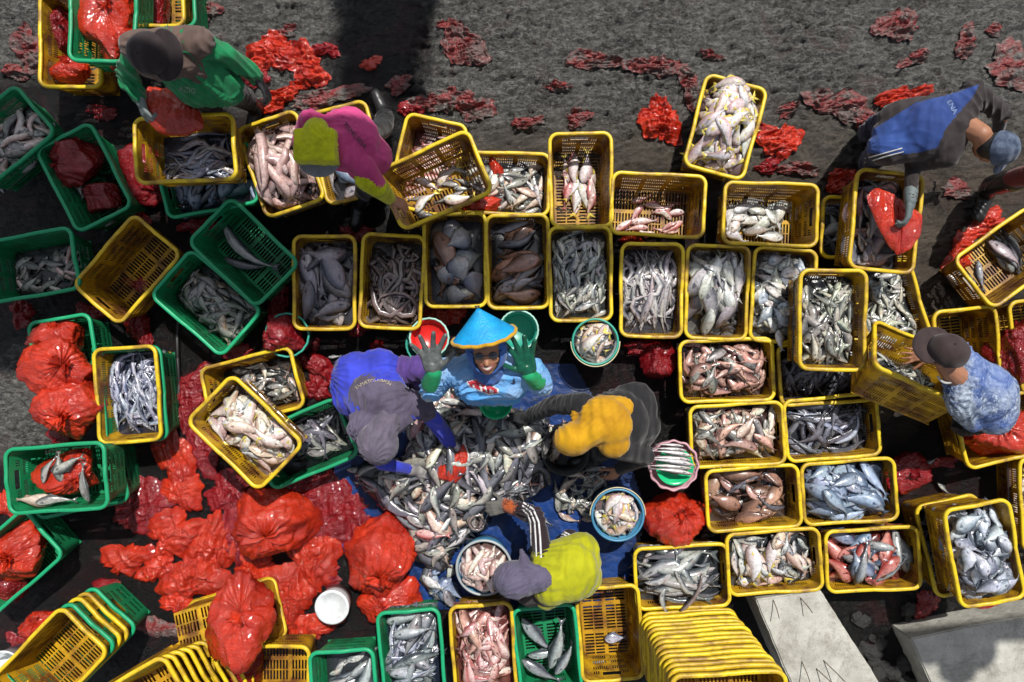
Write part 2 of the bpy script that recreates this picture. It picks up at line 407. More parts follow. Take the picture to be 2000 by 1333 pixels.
CM = crate_meshes(); CMESH = {}
for c in 'YG':
    for k, me in CM.items():
        m2 = me.copy(); m2.name = 'crate_'+k.rstrip('012'); m2.materials.clear()
        m2.materials.append(MAT[('y' if c == 'Y' else 'g')+('_rim' if k[:3] == 'rim' else '_wall')]); CMESH[c+k] = m2
CRATES = {}; ncr = [0]
def crate(cid, c, px, py, ang, zr, label, tilt=None, group=None, scale=1.0, M=None):
    o = empty('plastic_crate')
    if M is None:
        rc = P(px, py, zr)                                   # centre of the rim
        R = Matrix.Rotation(rad(ang), 4, 'Z')
        if tilt: R = Matrix.Rotation(rad(tilt[1]), 4, Vector((math.cos(rad(tilt[0])), math.sin(rad(tilt[0])), 0))) @ R
        M = Matrix.Translation(rc) @ R @ Matrix.Translation((0, 0, -CH))
    if scale != 1: M = M @ Matrix.Scale(scale, 4)
    o.matrix_world = M
    tag(o, label, 'crate', group or ('yellow fish crates' if c == 'Y' else 'green fish crates'))
    w = ncr[0] % 3; ncr[0] += 1
    for nm, k in (('rim', 'rim%d' % w), ('wall', 'wall'), ('floor', 'floor')):
        ch = bpy.data.objects.new(nm, CMESH[c+k]); COL.objects.link(ch); ch.parent = o
    CRATES[cid] = M; return o
# ---------------------------------------------------------------- fish
SPEC = {  # L range, height/L, thickness/height, back colour, belly colour, bend, tail
 'silver': ((.095, .135), .27, .45, (88, 96, 104), (205, 206, 200), .4, 1),
 'sardine': ((.10, .13), .25, .5, (92, 100, 98), (196, 196, 180), .3, 1),
 'grey': ((.11, .16), .30, .45, (84, 86, 86), (168, 166, 158), .5, 1),
 'pink': ((.12, .16), .32, .5, (196, 112, 108), (236, 200, 194), .4, 1),
 'palepink': ((.15, .20), .36, .5, (214, 180, 176), (244, 232, 226), .4, 1.2),
 'cream': ((.12, .18), .33, .5, (196, 160, 140), (238, 218, 200), .6, 1),
 'white': ((.12, .17), .42, .4, (176, 178, 172), (232, 230, 218), .3, 1),
 'longsilver': ((.22, .32), .12, .75, (98, 100, 112), (206, 200, 198), 1.1, .8),
 'longblue': ((.20, .27), .12, .7, (72, 82, 112), (186, 190, 206), 1.3, .8),
 'brownlong': ((.26, .36), .15, .75, (158, 120, 112), (214, 186, 178), 1.2, .5),
 'eel': ((.24, .38), .10, .85, (70, 62, 62), (156, 140, 134), 2.2, .3),
 'darkfish': ((.16, .26), .2, .6, (44, 46, 54), (120, 120, 128), .8, .9),
 'blue': ((.15, .20), .42, .4, (84, 104, 134), (164, 180, 200), .3, .9),
 'bluegrey': ((.12, .15), .55, .35, (120, 130, 146), (200, 206, 216), .2, .8),
 'brownpink': ((.13, .2), .27, .6, (110, 74, 70), (214, 170, 156), .8, .9),
 'brown': ((.16, .24), .42, .35, (112, 84, 70), (180, 140, 118), .3, .7),
 'red': ((.16, .20), .38, .45, (168, 62, 52), (220, 150, 138), .3, 1),
 'snapper': ((.20, .27), .36, .4, (96, 98, 108), (186, 180, 184), .3, 1),
 'ray': ((.11, .15), .85, .16, (110, 118, 134), (190, 190, 190), .15, .25),
 'shark': ((.28, .38), .17, .75, (78, 88, 96), (180, 182, 178), .7, 1.2),
 'squid': ((.11, .16), .24, .8, (214, 170, 160), (240, 214, 206), 1.2, .2),
 'tuna': ((.19, .25), .28, .6, (70, 78, 88), (170, 176, 178), .3, 1),
}
SPROF = np.array([0., .05, .14, .28, .42, .58, .74, .87, 1.0])
WPROF = np.array([.10, .46, .78, .99, 1.0, .82, .52, .26, .13])
WEEL = np.array([.25, .75, .95, 1.0, .98, .92, .78, .55, .15])
NR = 8; TH = np.arange(NR)*2*math.pi/NR
FISH = []; BASES = []
def fish_geom(C, h, th, sp, D0, roll, rng, L):
    (_, _, _, cb, cw, _, tail) = SPEC[sp]
    n = len(C); T = np.gradient(C, axis=0); T /= np.linalg.norm(T, axis=1)[:, None]
    up = np.array([0, 0, 1.]); S = np.cross(up, T); S /= np.linalg.norm(S, axis=1)[:, None]+1e-9; Nn = np.cross(T, S)
    D = S*D0*math.cos(roll)+Nn*math.sin(roll); Nv = np.cross(T, D)
    if Nv[n//2, 2] < 0: Nv = -Nv
    w = WEEL if sp in ('eel', 'squid', 'brownlong') else WPROF
    hv = h*w/2; tv = th*(w**.8)/2
    if sp == 'ray': hv = h/2*np.array([.1, .5, .85, 1., .95, .7, .35, .1, .05]); tv = th/2*w
    V = (C[:, None, :]+D[:, None, :]*(np.cos(TH)[None, :, None]*hv[:, None, None])+Nv[:, None, :]*(np.sin(TH)[None, :, None]*tv[:, None, None])).reshape(-1, 3)
    F = []
    for i in range(n-1):
        for k in range(NR): k2 = (k+1) % NR; F.append((i*NR+k, i*NR+k2, (i+1)*NR+k2, (i+1)*NR+k))
    F.append(tuple(range(NR))[::-1]); F.append(tuple((n-1)*NR+k for k in range(NR)))
    cb = np.array(lin(cb)); cw = np.array(lin(cw)); j = .75+.5*rng.rand(); tint = 1+.10*(rng.rand(3)-.5)
    cb = cb*j*tint*.75; cw = np.minimum(cw*(.72+.42*rng.rand()), .74)*tint
    f = np.clip((np.cos(TH)+.25)/1.0, 0, 1)[None, :, None]
    Cc = np.broadcast_to(cw*(1-f)+cb*f, (n, NR, 3)).copy()
    hd = np.array([.75, .8, .92, 1, 1, 1, .95, .85, .8])[:, None, None]; Cc = Cc*hd
    cols = [Cc.reshape(-1, 3)]; Vs = [V]; base = len(V)
    def strip(pts, faces, c):
        nonlocal base
        Vs.append(np.array(pts)); cols.append(np.tile(c, (len(pts), 1)))
        for q in faces: F.append(tuple(base+i for i in q))
        base += len(pts)
    e = C[-1]; t = T[-1]; d = D[-1]; nv = Nv[-1]; tl = min(L*.16, .05)*tail; th2 = h*.42*(1 if h/L > .2 else 1.3)*max(tail, .5)*.9
    fc = cb*.75+cw*.15
    if sp == 'palepink': fc = np.array([.75, .62, .12])
    if tail > .35:
        pts = [e-t*L*.03+d*h*.06, e-t*L*.03-d*h*.06, e+t*tl+d*th2, e+t*tl*.45, e+t*tl-d*th2]
        pts = pts+[p+nv*.0018 for p in pts]
        strip(pts, [(0, 3, 2), (0, 1, 3), (1, 4, 3), (5, 7, 8), (5, 8, 6), (6, 8, 9), (0, 2, 7, 5), (2, 3, 8, 7), (3, 4, 9, 8), (4, 1, 6, 9)], fc)
    # dorsal fin and anal fin
    if sp not in ('eel', 'squid', 'ray'):
        for sg, i0, i1, a in ((1, 3, 6, .16), (-1, 5, 7, .12)):
            pts = [C[i0]+sg*D[i0]*hv[i0]*.9, C[(i0+i1)//2]+sg*D[(i0+i1)//2]*(hv[(i0+i1)//2]+h*a)+T[i0]*L*.03, C[i1]+sg*D[i1]*hv[i1]*.9]
            pts += [p+Nv[i0]*.002 for p in pts]
            strip(pts, [(0, 1, 2), (5, 4, 3), (0, 3, 4, 1), (1, 4, 5, 2)], fc)
    if sp not in ('eel', 'squid', 'ray', 'brownlong'):
        a = C[2]+Nv[2]*tv[2]*.9-D[2]*hv[2]*.2; pts = [a, a+T[2]*L*.14+Nv[2]*.004-D[2]*hv[2]*.35, a+T[2]*L*.12+Nv[2]*.003+D[2]*hv[2]*.25, a+T[2]*L*.08+Nv[2]*.0065]
        strip(pts, [(0, 1, 3), (0, 3, 2), (1, 2, 3)], fc*.9)
        # eye: pale ring with dark pupil
        ec = C[1]*.45+C[2]*.55; ec = ec+Nv[1]*(tv[1]*.93)+D[1]*hv[1]*.30; er = min(max(L*.022, .0024), .006)
        for rr, c, q in ((er*1.45, cw*1.1, 0), (er, np.array([.01, .01, .012]), .0012)):
            ring = [ec+Nv[1]*q+(D[1]*math.cos(u)+T[1]*math.sin(u))*rr for u in np.arange(6)*math.pi/3]+[ec+Nv[1]*(q+.0022)]
            strip(ring, [(i, (i+1) % 6, 6) for i in range(6)], c)
    return np.concatenate(Vs), F, np.concatenate(cols)

def fill(M, region, spec, n, h0=.0, dome=.0, seed=1, cont=None, under=0, align=None, spread=180, bump=.006, scale=1.0, rollr=18, grow=True, cell=.006, density=None, massc=None, mass=True):
    """pile fish: a height map of the pile decides where each next fish comes to rest."""
    rng = np.random.RandomState(seed)
    if region[0] == 'rect':
        a, b = region[1], region[2]; x0, x1, y0, y1 = -a-.04, a+.04, -b-.04, b+.04
        inside = lambda x, y, z=0: (np.abs(x) < a+.10*z) & (np.abs(y) < b+.10*z)
        edge = lambda X, Y: np.clip(1-(X/(a+.02))**4, 0, 1)*np.clip(1-(Y/(b+.02))**4, 0, 1)
    elif region[0] == 'disc':
        r = region[1]; x0, x1, y0, y1 = -r-.03, r+.03, -r-.03, r+.03
        inside = lambda x, y, z=0: np.hypot(x, y) < r+.05*z
        edge = lambda X, Y: np.clip(1-(np.hypot(X, Y)/r)**3, 0, 1)
    else:
        poly = region[1]; xs = [p[0] for p in poly]; ys = [p[1] for p in poly]; x0, x1, y0, y1 = min(xs)-.1, max(xs)+.1, min(ys)-.1, max(ys)+.1
        inside = lambda x, y, z=0: inpoly(np.asarray(x), np.asarray(y), poly)
        edge = None
    nx = int((x1-x0)/cell)+1; ny = int((y1-y0)/cell)+1
    X, Y = np.meshgrid(x0+np.arange(nx)*cell, y0+np.arange(ny)*cell)
    if region[0] == 'poly':
        m = inpoly(X, Y, poly).astype(float)
        for _ in range(14): m = (m+np.roll(m, 1, 0)+np.roll(m, -1, 0)+np.roll(m, 1, 1)+np.roll(m, -1, 1))/5
        E = np.clip(m*1.6-.6, 0, 1)**.7
    else: E = edge(X, Y)
    H = h0+dome*E+(bump*vnoise(X, Y, seed, 26)*E if h0+dome > .02 else 0)
    own = -np.ones(H.shape, int); first = len(FISH)
    def stamp(C, h, th, fid, w):
        for s in np.linspace(0, 1, max(6, int(len(C)*1.8))):
            i = s*(len(C)-1); i0 = int(min(i, len(C)-2)); f = i-i0; c = C[i0]*(1-f)+C[i0+1]*f; ww = w[i0]*(1-f)+w[i0+1]*f
            r = max(h/2*ww, cell*.8); ci = int((c[0]-x0)/cell); cj = int((c[1]-y0)/cell); k = int(r/cell)+1
            a0, a1, b0, b1 = max(ci-k, 0), min(ci+k+1, nx), max(cj-k, 0), min(cj+k+1, ny)
            if a0 >= a1 or b0 >= b1: continue
            d2 = ((X[b0:b1, a0:a1]-c[0])**2+(Y[b0:b1, a0:a1]-c[1])**2)/r**2
            z = c[2]+th/2*ww*np.sqrt(np.clip(1-d2, 0, 1))*.9
            sub = H[b0:b1, a0:a1]; msk = (d2 < 1) & (z > sub); sub[msk] = z[msk]
            if fid >= 0: own[b0:b1, a0:a1][msk] = fid
    def place(sp, real):
        (Lr, hr, tr, _, _, bend, _) = SPEC[sp]; L = rng.uniform(*Lr)*scale
        for tries in range(40):
            if tries % 10 == 9: L *= .85
            cx = rng.uniform(x0, x1); cy = rng.uniform(y0, y1)
            if not inside(cx, cy): continue
            if density is not None and rng.rand() > density(cx, cy): continue
            a = rng.uniform(0, 360) if align is None else align+rng.uniform(-spread, spread)+(180 if rng.rand() < .5 else 0)
            k1 = rng.normal()*bend*.8; k2 = rng.normal()*bend*.5
            th_ = rad(a)+k1*(SPROF-.5)+k2*np.sin(SPROF*6.28)
            ds = np.diff(SPROF)*L; x = np.concatenate([[0], np.cumsum(np.cos((th_[1:]+th_[:-1])/2)*ds)]); y = np.concatenate([[0], np.cumsum(np.sin((th_[1:]+th_[:-1])/2)*ds)])
            x += cx-x.mean(); y += cy-y.mean()
            if np.all(inside(x[[0, 2, 4, 6, 8]], y[[0, 2, 4, 6, 8]], h0)): break
        else: return
        h = L*hr*(.85+.3*rng.rand()); t = h*tr; w = WEEL if sp in ('eel', 'squid', 'brownlong') else WPROF
        nxx = -np.gradient(y); nyy = np.gradient(x); ln = np.hypot(nxx, nyy)+1e-9; nxx /= ln; nyy /= ln
        Z = []
        for off in (-.7, -.35, 0, .35, .7):
            ii = np.clip(((x+nxx*off*h/2*w-x0)/cell).astype(int), 0, nx-1); jj = np.clip(((y+nyy*off*h/2*w-y0)/cell).astype(int), 0, ny-1); Z.append(H[jj, ii])
        Z = np.array(Z); z = .55*Z.max(0)+.45*Z.mean(0)+t/2*w*.75
        A = np.stack([np.ones(9), SPROF-.5], 1); cf = np.linalg.lstsq(A, z, rcond=None)[0]; cf[1] = np.clip(cf[1], -.45*L, .45*L)
        zl = A@cf; z = zl+.55*(z-zl)
        z = (z+np.convolve(np.pad(z, 1, 'edge'), [.25, .5, .25], 'valid'))/2
        C = np.stack([x, y, z], 1)
        slope = (Z[4]-Z[0]).mean()/(h*.7+1e-6)
        if not real: stamp(C, h, t, -1, w); return
        fid = len(FISH); D0 = 1 if rng.rand() < .5 else -1
        V, F, cl = fish_geom(C, h, t, sp, D0, rad(rng.uniform(-rollr, rollr))+D0*math.atan(max(-.6, min(.6, slope)))*.8, rng, L)
        stamp(C, h, t, fid, w)
        Vw = V@np.array(M.to_3x3()).T+np.array(M.translation)
        FISH.append(dict(V=Vw, F=F, c=cl, own=0, cont=cont, sp=sp, z=float(Vw[:, 2].mean())))
    names = list(spec.keys()); pr = np.array([spec[k] for k in names], float); pr /= pr.sum()
    for _ in range(under): place(names[rng.choice(len(names), p=pr)], False)
    if mass and h0+dome > .02:     # the fish below the visible ones: one uneven mass
        st = 2; sx = X[::st, ::st]; sy = Y[::st, ::st]; sz = H[::st, ::st]-.004
        okm = inside(sx, sy, h0) if region[0] != 'poly' else (E[::st, ::st] > .02)
        i = np.arange(sx.size).reshape(sx.shape); f = np.stack([i[:-1, :-1].ravel(), i[:-1, 1:].ravel(), i[1:, 1:].ravel(), i[1:, :-1].ravel()], 1)
        okf = okm.ravel()[f].all(1); f = f[okf]; used = np.unique(f); mp = -np.ones(sx.size, int); mp[used] = np.arange(len(used))
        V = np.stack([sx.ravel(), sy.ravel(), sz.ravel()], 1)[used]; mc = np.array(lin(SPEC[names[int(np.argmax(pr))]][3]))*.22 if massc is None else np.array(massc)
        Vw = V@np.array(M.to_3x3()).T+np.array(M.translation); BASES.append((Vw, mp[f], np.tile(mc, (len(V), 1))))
    for q in range(n): place(names[rng.choice(len(names), p=pr)], True)
    cnt = np.bincount(own[own >= 0], minlength=len(FISH)+1)
    for i in range(first, len(FISH)): FISH[i]['own'] = cnt[i]*cell*cell*(FPX/(CAMH-FISH[i]['z']))**2

def finish_fish(limit=298):
    vis = [f for f in FISH if f['own'] > 14]
    vis.sort(key=lambda f: -f['own'])
    big, rest = vis[:limit], vis[limit:]
    for f in big:
        lab, grp = f['cont']; V = f['V']; c = V.mean(0); me = bpy.data.meshes.new('fish')
        me.from_pydata((V-c).tolist(), [], f['F']); me.materials.append(MAT['fish'])
        me.polygons.foreach_set('use_smooth', np.ones(len(me.polygons), bool))
        a = me.color_attributes.new('col', 'FLOAT_COLOR', 'POINT'); a.data.foreach_set('color', np.concatenate([f['c'], np.ones((len(V), 1))], 1).astype(np.float32).ravel())
        o = link('fish', me); o.location = c.tolist(); tag(o, lab, 'fish', grp)
    V = []; F = []; Cc = []; b = 0
    for f in rest:
        V.append(f['V']); Cc.append(f['c']); F += [tuple(i+b for i in q) for q in f['F']]; b += len(f['V'])
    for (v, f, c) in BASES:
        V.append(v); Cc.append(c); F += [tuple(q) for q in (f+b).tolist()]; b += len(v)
    V = np.concatenate(V); Cc = np.concatenate(Cc); me = bpy.data.meshes.new('fish_catch'); me.from_pydata(V.tolist(), [], F)
    me.materials.append(MAT['fish']); me.polygons.foreach_set('use_smooth', np.ones(len(me.polygons), bool))
    a = me.color_attributes.new('col', 'FLOAT_COLOR', 'POINT'); a.data.foreach_set('color', np.concatenate([Cc, np.ones((len(V), 1))], 1).astype(np.float32).ravel())
    tag(link('fish_catch', me), 'all the smaller silver, grey and pink fish piled in crates, buckets and on the tarp', 'fish', kind='stuff')
    print('fish total', len(FISH), 'visible', len(vis), 'verts', len(V))

# ---------------------------------------------------------------- crate table
RC = ('rect', .246, .150); RC2 = ('rect', .262, .166)
def one(px, py, ang, L, sp, z, seed, cont, D0=1, bend=0.0, M=None, roll=0):
    """one fish laid by hand"""
    rng = np.random.RandomState(seed); c = P(px, py, z)
    th_ = rad(ang)+bend*(SPROF-.5)*2; ds = np.diff(SPROF)*L
    x = np.concatenate([[0], np.cumsum(np.cos((th_[1:]+th_[:-1])/2)*ds)]); y = np.concatenate([[0], np.cumsum(np.sin((th_[1:]+th_[:-1])/2)*ds)])
    h = L*SPEC[sp][1]; C = np.stack([x-x.mean()+c.x, y-y.mean()+c.y, np.full(9, z+h*SPEC[sp][2]*.4)], 1)
    V, F, cl = fish_geom(C, h, h*SPEC[sp][2], sp, D0, roll, rng, L)
    FISH.append(dict(V=V, F=F, c=cl, own=1e6 if L > .1 else 900, cont=cont, sp=sp, z=z))
# id, colour, px, py, angle, rim height, crate label, contents: (spec, n, h0, dome, under, align, spread, scale), fish words
T = [
 ('1', 'Y', 137, 78, 90, .32, 'yellow crate holding red bags at the top left corner, partly under a green one', None, None, None),
 ('3g', 'G', 318, -38, 92, .31, 'green crate under a yellow one behind the worker in the brown cap', None, None, None),
 ('3', 'Y', 296, -42, 91, .37, 'yellow crate nested in a green one behind the worker in the brown cap', None, None, None),
 ('2', 'G', 200, 22, 89, .60, 'green crate filled with red bag, stacked left of the brown-capped worker', None, None, None),
 ('4', 'G', -2, 270, 40, .34, 'green crate of pale and dark fish cut by the upper left edge', ({'grey': 3, 'squid': 2, 'longsilver': 1}, 46, .10, .03, 20, None, 180, 1.15), 'mixed pale and grey fish'),
 ('5', 'G', 163, 347, 117, .30, 'green crate with a dark red bag and few fish, upper left', ({'grey': 1}, 4, .12, .0, 0, None, 180, 1.1), 'loose grey fish'),
 ('7', 'G', 406, 352, 11, .29, 'green crate of blue grey fish under the yellow crate near brown-capped worker', ({'blue': 1, 'darkfish': 1}, 20, .12, .02, 6, 60, 40, 1.2), 'blue grey fish'),
 ('6', 'Y', 361, 290, 3, .585, 'yellow crate of long silver fish below the brown-capped worker', ({'longblue': 3, 'longsilver': 1}, 26, .03, .01, 8, 5, 14, 1.1), 'long silver fish'),
 ('9', 'Y', 676, 298, 104, .30, 'yellow crate mostly hidden beneath the worker in pink', ({'snapper': 1, 'blue': 1}, 9, .12, .02, 2, None, 180, 1.1), 'large silver fish'),
 ('8', 'Y', 548, 320, 109, .33, 'yellow crate of long brownish fish left of the worker in pink', ({'brownlong': 1}, 30, .16, .03, 12, 112, 24, 1.12), 'long pinkish brown fish'),
 ('10', 'Y', 834, 322, 77, .30, 'yellow crate with pink fish tucked under a tilted crate', ({'pink': 1}, 24, .06, .02, 8, 0, 30, 1.1), 'pink fish'),
 ('12', 'Y', 982, 358, -2, .30, 'yellow crate of silver fish and torn red bag in the upper row', ({'silver': 3, 'grey': 1, 'cream': 1}, 70, .13, .02, 30, None, 180, 1.), 'silver fish beside red plastic'),
 ('11', 'Y', 849, 353, 23, .615, 'yellow crate gripped by the worker in pink, with scattered fish', ({'grey': 2, 'palepink': 1}, 13, .0, .0, 0, 15, 45, .85), 'scattered grey pink fish'),
 ('13', 'Y', 1135, 351, 91, .31, 'upright yellow crate nearly empty with pink fish along its left side', ({'pink': 2, 'palepink': 1}, 14, .0, .0, 0, 85, 30, 1.0), 'pink fish along the crate side'),
 ('14', 'Y', 1286, 400, -3, .31, 'yellow crate with ten pink fish on its bare floor', ({'pink': 1}, 11, .0, .0, 0, 10, 45, .95), 'pink fish on the bare crate floor'),
 ('15', 'Y', 1417, 248, 75, .33, 'tilted yellow crate full of pale pink fish, highest on the mud', ({'palepink': 1}, 50, .19, .04, 22, 40, 80, .95), 'pale pink fish'),
 ('16', 'Y', 1506, 418, -2, .33, 'yellow crate of white fish below the tilted crate of pale pink fish', ({'white': 1}, 24, .02, .0, 3, None, 180, 1.0), 'white fish on the crate floor'),
 ('17', 'Y', 1697, 446, -2, .29, 'yellow crate half hidden under the crate with the held red bag', ({'white': 1, 'darkfish': 1}, 30, .10, .02, 8, None, 180, .9), 'white and dark fish'),
 ('18', 'Y', 1731, 432, 84, .585, 'yellow crate under the red bag held by the worker in blue', ({'snapper': 1, 'longsilver': 1, 'brownpink': 1}, 22, .11, .02, 8, None, 180, 1.), 'silver and purple fish'),
 ('19', 'Y', 1976, 502, 35, .34, 'slanted yellow crate of big grey fish at the right edge', ({'snapper': 1, 'tuna': 2}, 11, .0, .0, 0, 120, 30, 1.05), 'big grey fish'),
 ('20', 'Y', 633, 552, 90, .31, 'yellow crate of large grey snappers right of the green crates', ({'snapper': 2, 'darkfish': 1}, 17, .14, .02, 6, None, 180, 1.08), 'large grey fish'),
 ('21', 'Y', 765, 550, 87, .31, 'yellow crate of dark tangled eels in the middle left row', ({'eel': 1}, 36, .12, .02, 12, None, 180, 1.), 'dark coiled eels'),
 ('22', 'Y', 889, 508, 91, .31, 'yellow crate of flat grey rays above the blue conical hat', ({'ray': 3, 'brown': 1, 'cream': 1}, 15, .13, .02, 5, None, 180, 1.15), 'flat grey ray'),
 ('23', 'Y', 1011, 511, 91, .31, 'yellow crate with one big snapper over brown fish', ({'darkfish': 3, 'brown': 2, 'snapper': 1}, 15, .12, .02, 8, 20, 40, 1.15), 'brown and dark fish'),
 ('24', 'Y', 1134, 535, 91, .32, 'yellow crate brimming with small silver fish above the round fish bucket', ({'sardine': 3, 'silver': 2}, 105, .19, .04, 40, 75, 60, 1.), 'small silver fish'),
 ('25', 'Y', 1273, 567, 89, .31, 'yellow crate of long shiny silver fish in the middle row', ({'longsilver': 1}, 52, .15, .03, 20, 88, 36, 1.), 'long shiny silver fish'),
 ('26', 'Y', 1401, 571, 88, .31, 'yellow crate of big white bellied fish with a brown one below', ({'white': 2, 'snapper': 1, 'silver': 1}, 24, .14, .03, 10, 95, 50, 1.25), 'big white bellied fish'),
 ('27', 'Y', 1530, 577, 86, .31, 'yellow crate of round whitish fish half under another crate', ({'bluegrey': 1, 'white': 2}, 60, .18, .04, 20, None, 180, .85), 'round whitish fish'),
 ('29', 'Y', 1741, 602, 107, .30, 'yellow crate of silver fish behind the brown-capped man in tie-dye', ({'sardine': 2, 'silver': 1}, 80, .17, .04, 20, None, 180, 1.), 'silver fish'),
 ('32', 'Y', 1420, 724, 2, .31, 'yellow crate of pinkish brown fish, topmost of the column below', ({'brownpink': 2, 'grey': 1}, 62, .16, .03, 24, None, 180, 1.), 'pinkish brown fish'),
 ('33', 'Y', 1614, 728, 4, .30, 'yellow crate of black fish under the raised crate', ({'darkfish': 1}, 44, .12, .02, 12, 80, 50, .9), 'black fish'),
 ('28', 'Y', 1627, 625, 89, .61, 'raised yellow crate of grey green fish stacked over its neighbours', ({'grey': 1, 'sardine': 2}, 66, .14, .02, 26, 80, 70, 1.12), 'grey green fish'),
 ('34', 'Y', 1441, 850, 3, .31, 'yellow crate of pinkish grey fish right of the pink basket', ({'brownpink': 1, 'cream': 1, 'grey': 1}, 52, .16, .03, 22, None, 180, 1.1), 'pinkish grey fish'),
 ('35', 'Y', 1626, 836, 5, .31, 'yellow crate of long blackish fish left of the tipped crate', ({'darkfish': 1, 'longblue': .3}, 38, .15, .02, 14, 0, 80, 1.1), 'long blackish fish'),
 ('36', 'Y', 1472, 974, 4, .31, 'yellow crate of brown blocky fish pieces right of the round red bag', ({'brown': 2, 'brownpink': 1, 'darkfish': 1}, 22, .13, .02, 10, 10, 50, .95), 'brown fish and fish pieces'),
 ('37', 'Y', 1660, 961, 4, .31, 'yellow crate of blue grey reef fish', ({'blue': 1}, 40, .16, .03, 18, 165, 50, 1.), 'blue reef fish'),
 ('38', 'Y', 1333, 1128, 3, .31, 'yellow crate of big eels with tails hanging over its front', ({'shark': 2, 'longsilver': 1, 'darkfish': 1}, 20, .17, .03, 8, 5, 30, 1.0), 'long grey eel-like fish'),
 ('39', 'Y', 1513, 1098, 4, .31, 'yellow crate of silver pink fish against the concrete beam', ({'palepink': 1, 'cream': 1, 'silver': 2}, 46, .17, .03, 18, None, 180, 1.12), 'silver pink fish'),
 ('40', 'Y', 1706, 1094, 3, .31, 'yellow crate of red and blue fish right of the concrete beam', ({'red': 2, 'blue': 1, 'tuna': 1}, 24, .15, .02, 12, None, 180, 1.), 'red and blue fish'),
 ('41', 'Y', 1868, 1066, 103, .28, 'low yellow crate almost hidden under the crate of round silver fish', ({'darkfish': 1}, 22, .10, .01, 4, None, 180, .8), 'dark fish'),
 ('42', 'Y', 1924, 1082, 100, .60, 'yellow crate of round silver fish stacked at the lower right', ({'bluegrey': 1}, 74, .11, .03, 26, None, 180, .95), 'round silver fish'),
 ('43', 'Y', 2056, 985, 92, .31, 'yellow crate showing only its left rim at the right edge', ({'palepink': 1}, 20, .14, .03, 8, None, 180, 1.), 'violet fish'),
 ('44', 'Y', 1967, 838, 14, .31, 'yellow crate with a large red bag under the man in tie-dye', None, None, None),
 ('45', 'Y', 2044, 672, 99, .31, 'yellow crate with a red bag cut by the right edge', None, None, None),
 ('31', 'Y', 1893, 694, 96, .31, 'empty yellow crate behind the brown-capped man in tie-dye', None, None, None),
 ('46', 'G', 56, 519, 10, .33, 'green crate of curled grey fish on the left edge', ({'grey': 1, 'squid': .3}, 24, .03, .02, 8, None, 180, 1.0), 'curled grey fish'),
 ('47', 'Y', 247, 526, 49, .33, 'slanted empty yellow crate among the green crates', None, None, None),
 ('48', 'G', 475, 493, 136, .37, 'green crate holding a single long shark-like fish', None, None, None),
 ('49', 'G', 402, 592, 139, .33, 'green crate of dull grey fish with a few pale ones', ({'grey': 5, 'cream': .5}, 50, .08, .03, 24, None, 180, 1.05), 'dull grey fish'),
 ('50', 'G', 127, 712, 99, .31, 'green crate buried under bright red bags on the left', None, None, None),
 ('51g', 'G', 259, 772, 95, .31, 'green crate nested under the crate of slim blue fish', None, None, None),
 ('51', 'Y', 248, 771, 94, .37, 'yellow crate of slim blue silver fish right of the red bags', ({'longblue': 1}, 56, .11, .02, 26, 95, 45, .9), 'slim blue silver fish'),
 ('52', 'Y', 492, 757, 14, .30, 'yellow crate of grey scraps under the slanted crate', ({'grey': 2, 'cream': 1}, 30, .04, .03, 10, None, 180, .9), 'grey scrap fish'),
 ('54', 'G', 594, 868, 23, .29, 'dark green crate under the slanted yellow crate', ({'darkfish': 1, 'grey': 1}, 26, .08, .02, 6, None, 180, 1.1), 'dark fish'),
 ('53', 'Y', 478, 845, 136, .61, 'slanted yellow crate of pale pink fish stacked above two others', ({'palepink': 2, 'cream': 2, 'silver': 1}, 54, .10, .03, 22, None, 180, 1.), 'pale pink and cream fish'),
 ('56', 'G', 150, 938, 12, .28, 'green crate nearly hidden under the crate with fish and red bag', None, None, None),
 ('55', 'G', 110, 935, 4, .585, 'green crate with a few fish on a red bag, left side', ({'cream': 1, 'grey': 2}, 5, .235, .0, 0, None, 180, 1.3), 'fish lying on a red bag'),
 ('58', 'G', 16, 1099, 41, .31, 'green crate with a bulging red bag cut by the lower left edge', None, None, None),
 ('62', 'Y', 510, 1326, 0, .45, 'yellow crate with red plastic inside at the bottom edge', None, None, None),
 ('63', 'G', 672, 1366, 94, .47, 'green crate with open slatted side at the bottom edge', ({'silver': 1, 'tuna': 1}, 14, .08, .02, 4, 40, 30, 1.1), 'silver fish'),
 ('64', 'G', 804, 1285, 95, .33, 'green crate of long grey silver fish at the bottom', ({'longblue': 1, 'tuna': 1}, 38, .13, .03, 14, 40, 60, 1.), 'long grey silver fish'),
 ('65', 'Y', 944, 1273, 94, .33, 'yellow crate of pink red fish at the bottom', ({'pink': 2, 'brownpink': 1}, 50, .17, .03, 20, 60, 70, 1.08), 'pink red fish'),
 ('66', 'G', 1070, 1277, 96, .33, 'green crate of a few big dark fish beside the green-shirted worker', None, None, None),
 ('67', 'Y', 1192, 1238, 94, .33, 'nearly empty yellow crate with two small fish', None, None, None),
]
for i, t in enumerate(T):
    cid, c, px, py, ang, zr, lab, con, words = t[:9]
    tl = None
    if cid == '11': tl = (113, -6)
    if cid == '19': tl = (35, -8)
    crate(cid, c, px, py, ang, zr, lab, tilt=tl)
    if con:
        sp, n, h0, dome, und, al, spr, sc = con
        place_words = lab.split(' crate ', 1)
        big = 1.18 if h0 >= .08 else 1.1
        fill(CRATES[cid] @ Matrix.Translation((0, 0, .008)), RC2 if h0 >= .1 else RC, sp, int(n*1.22), h0, dome, 100+i, ('fish in the '+lab, 'fish in the '+lab), und, (al-ang if al is not None else None), spr, scale=sc*big, mass=cid not in ('55', '5', '19'))
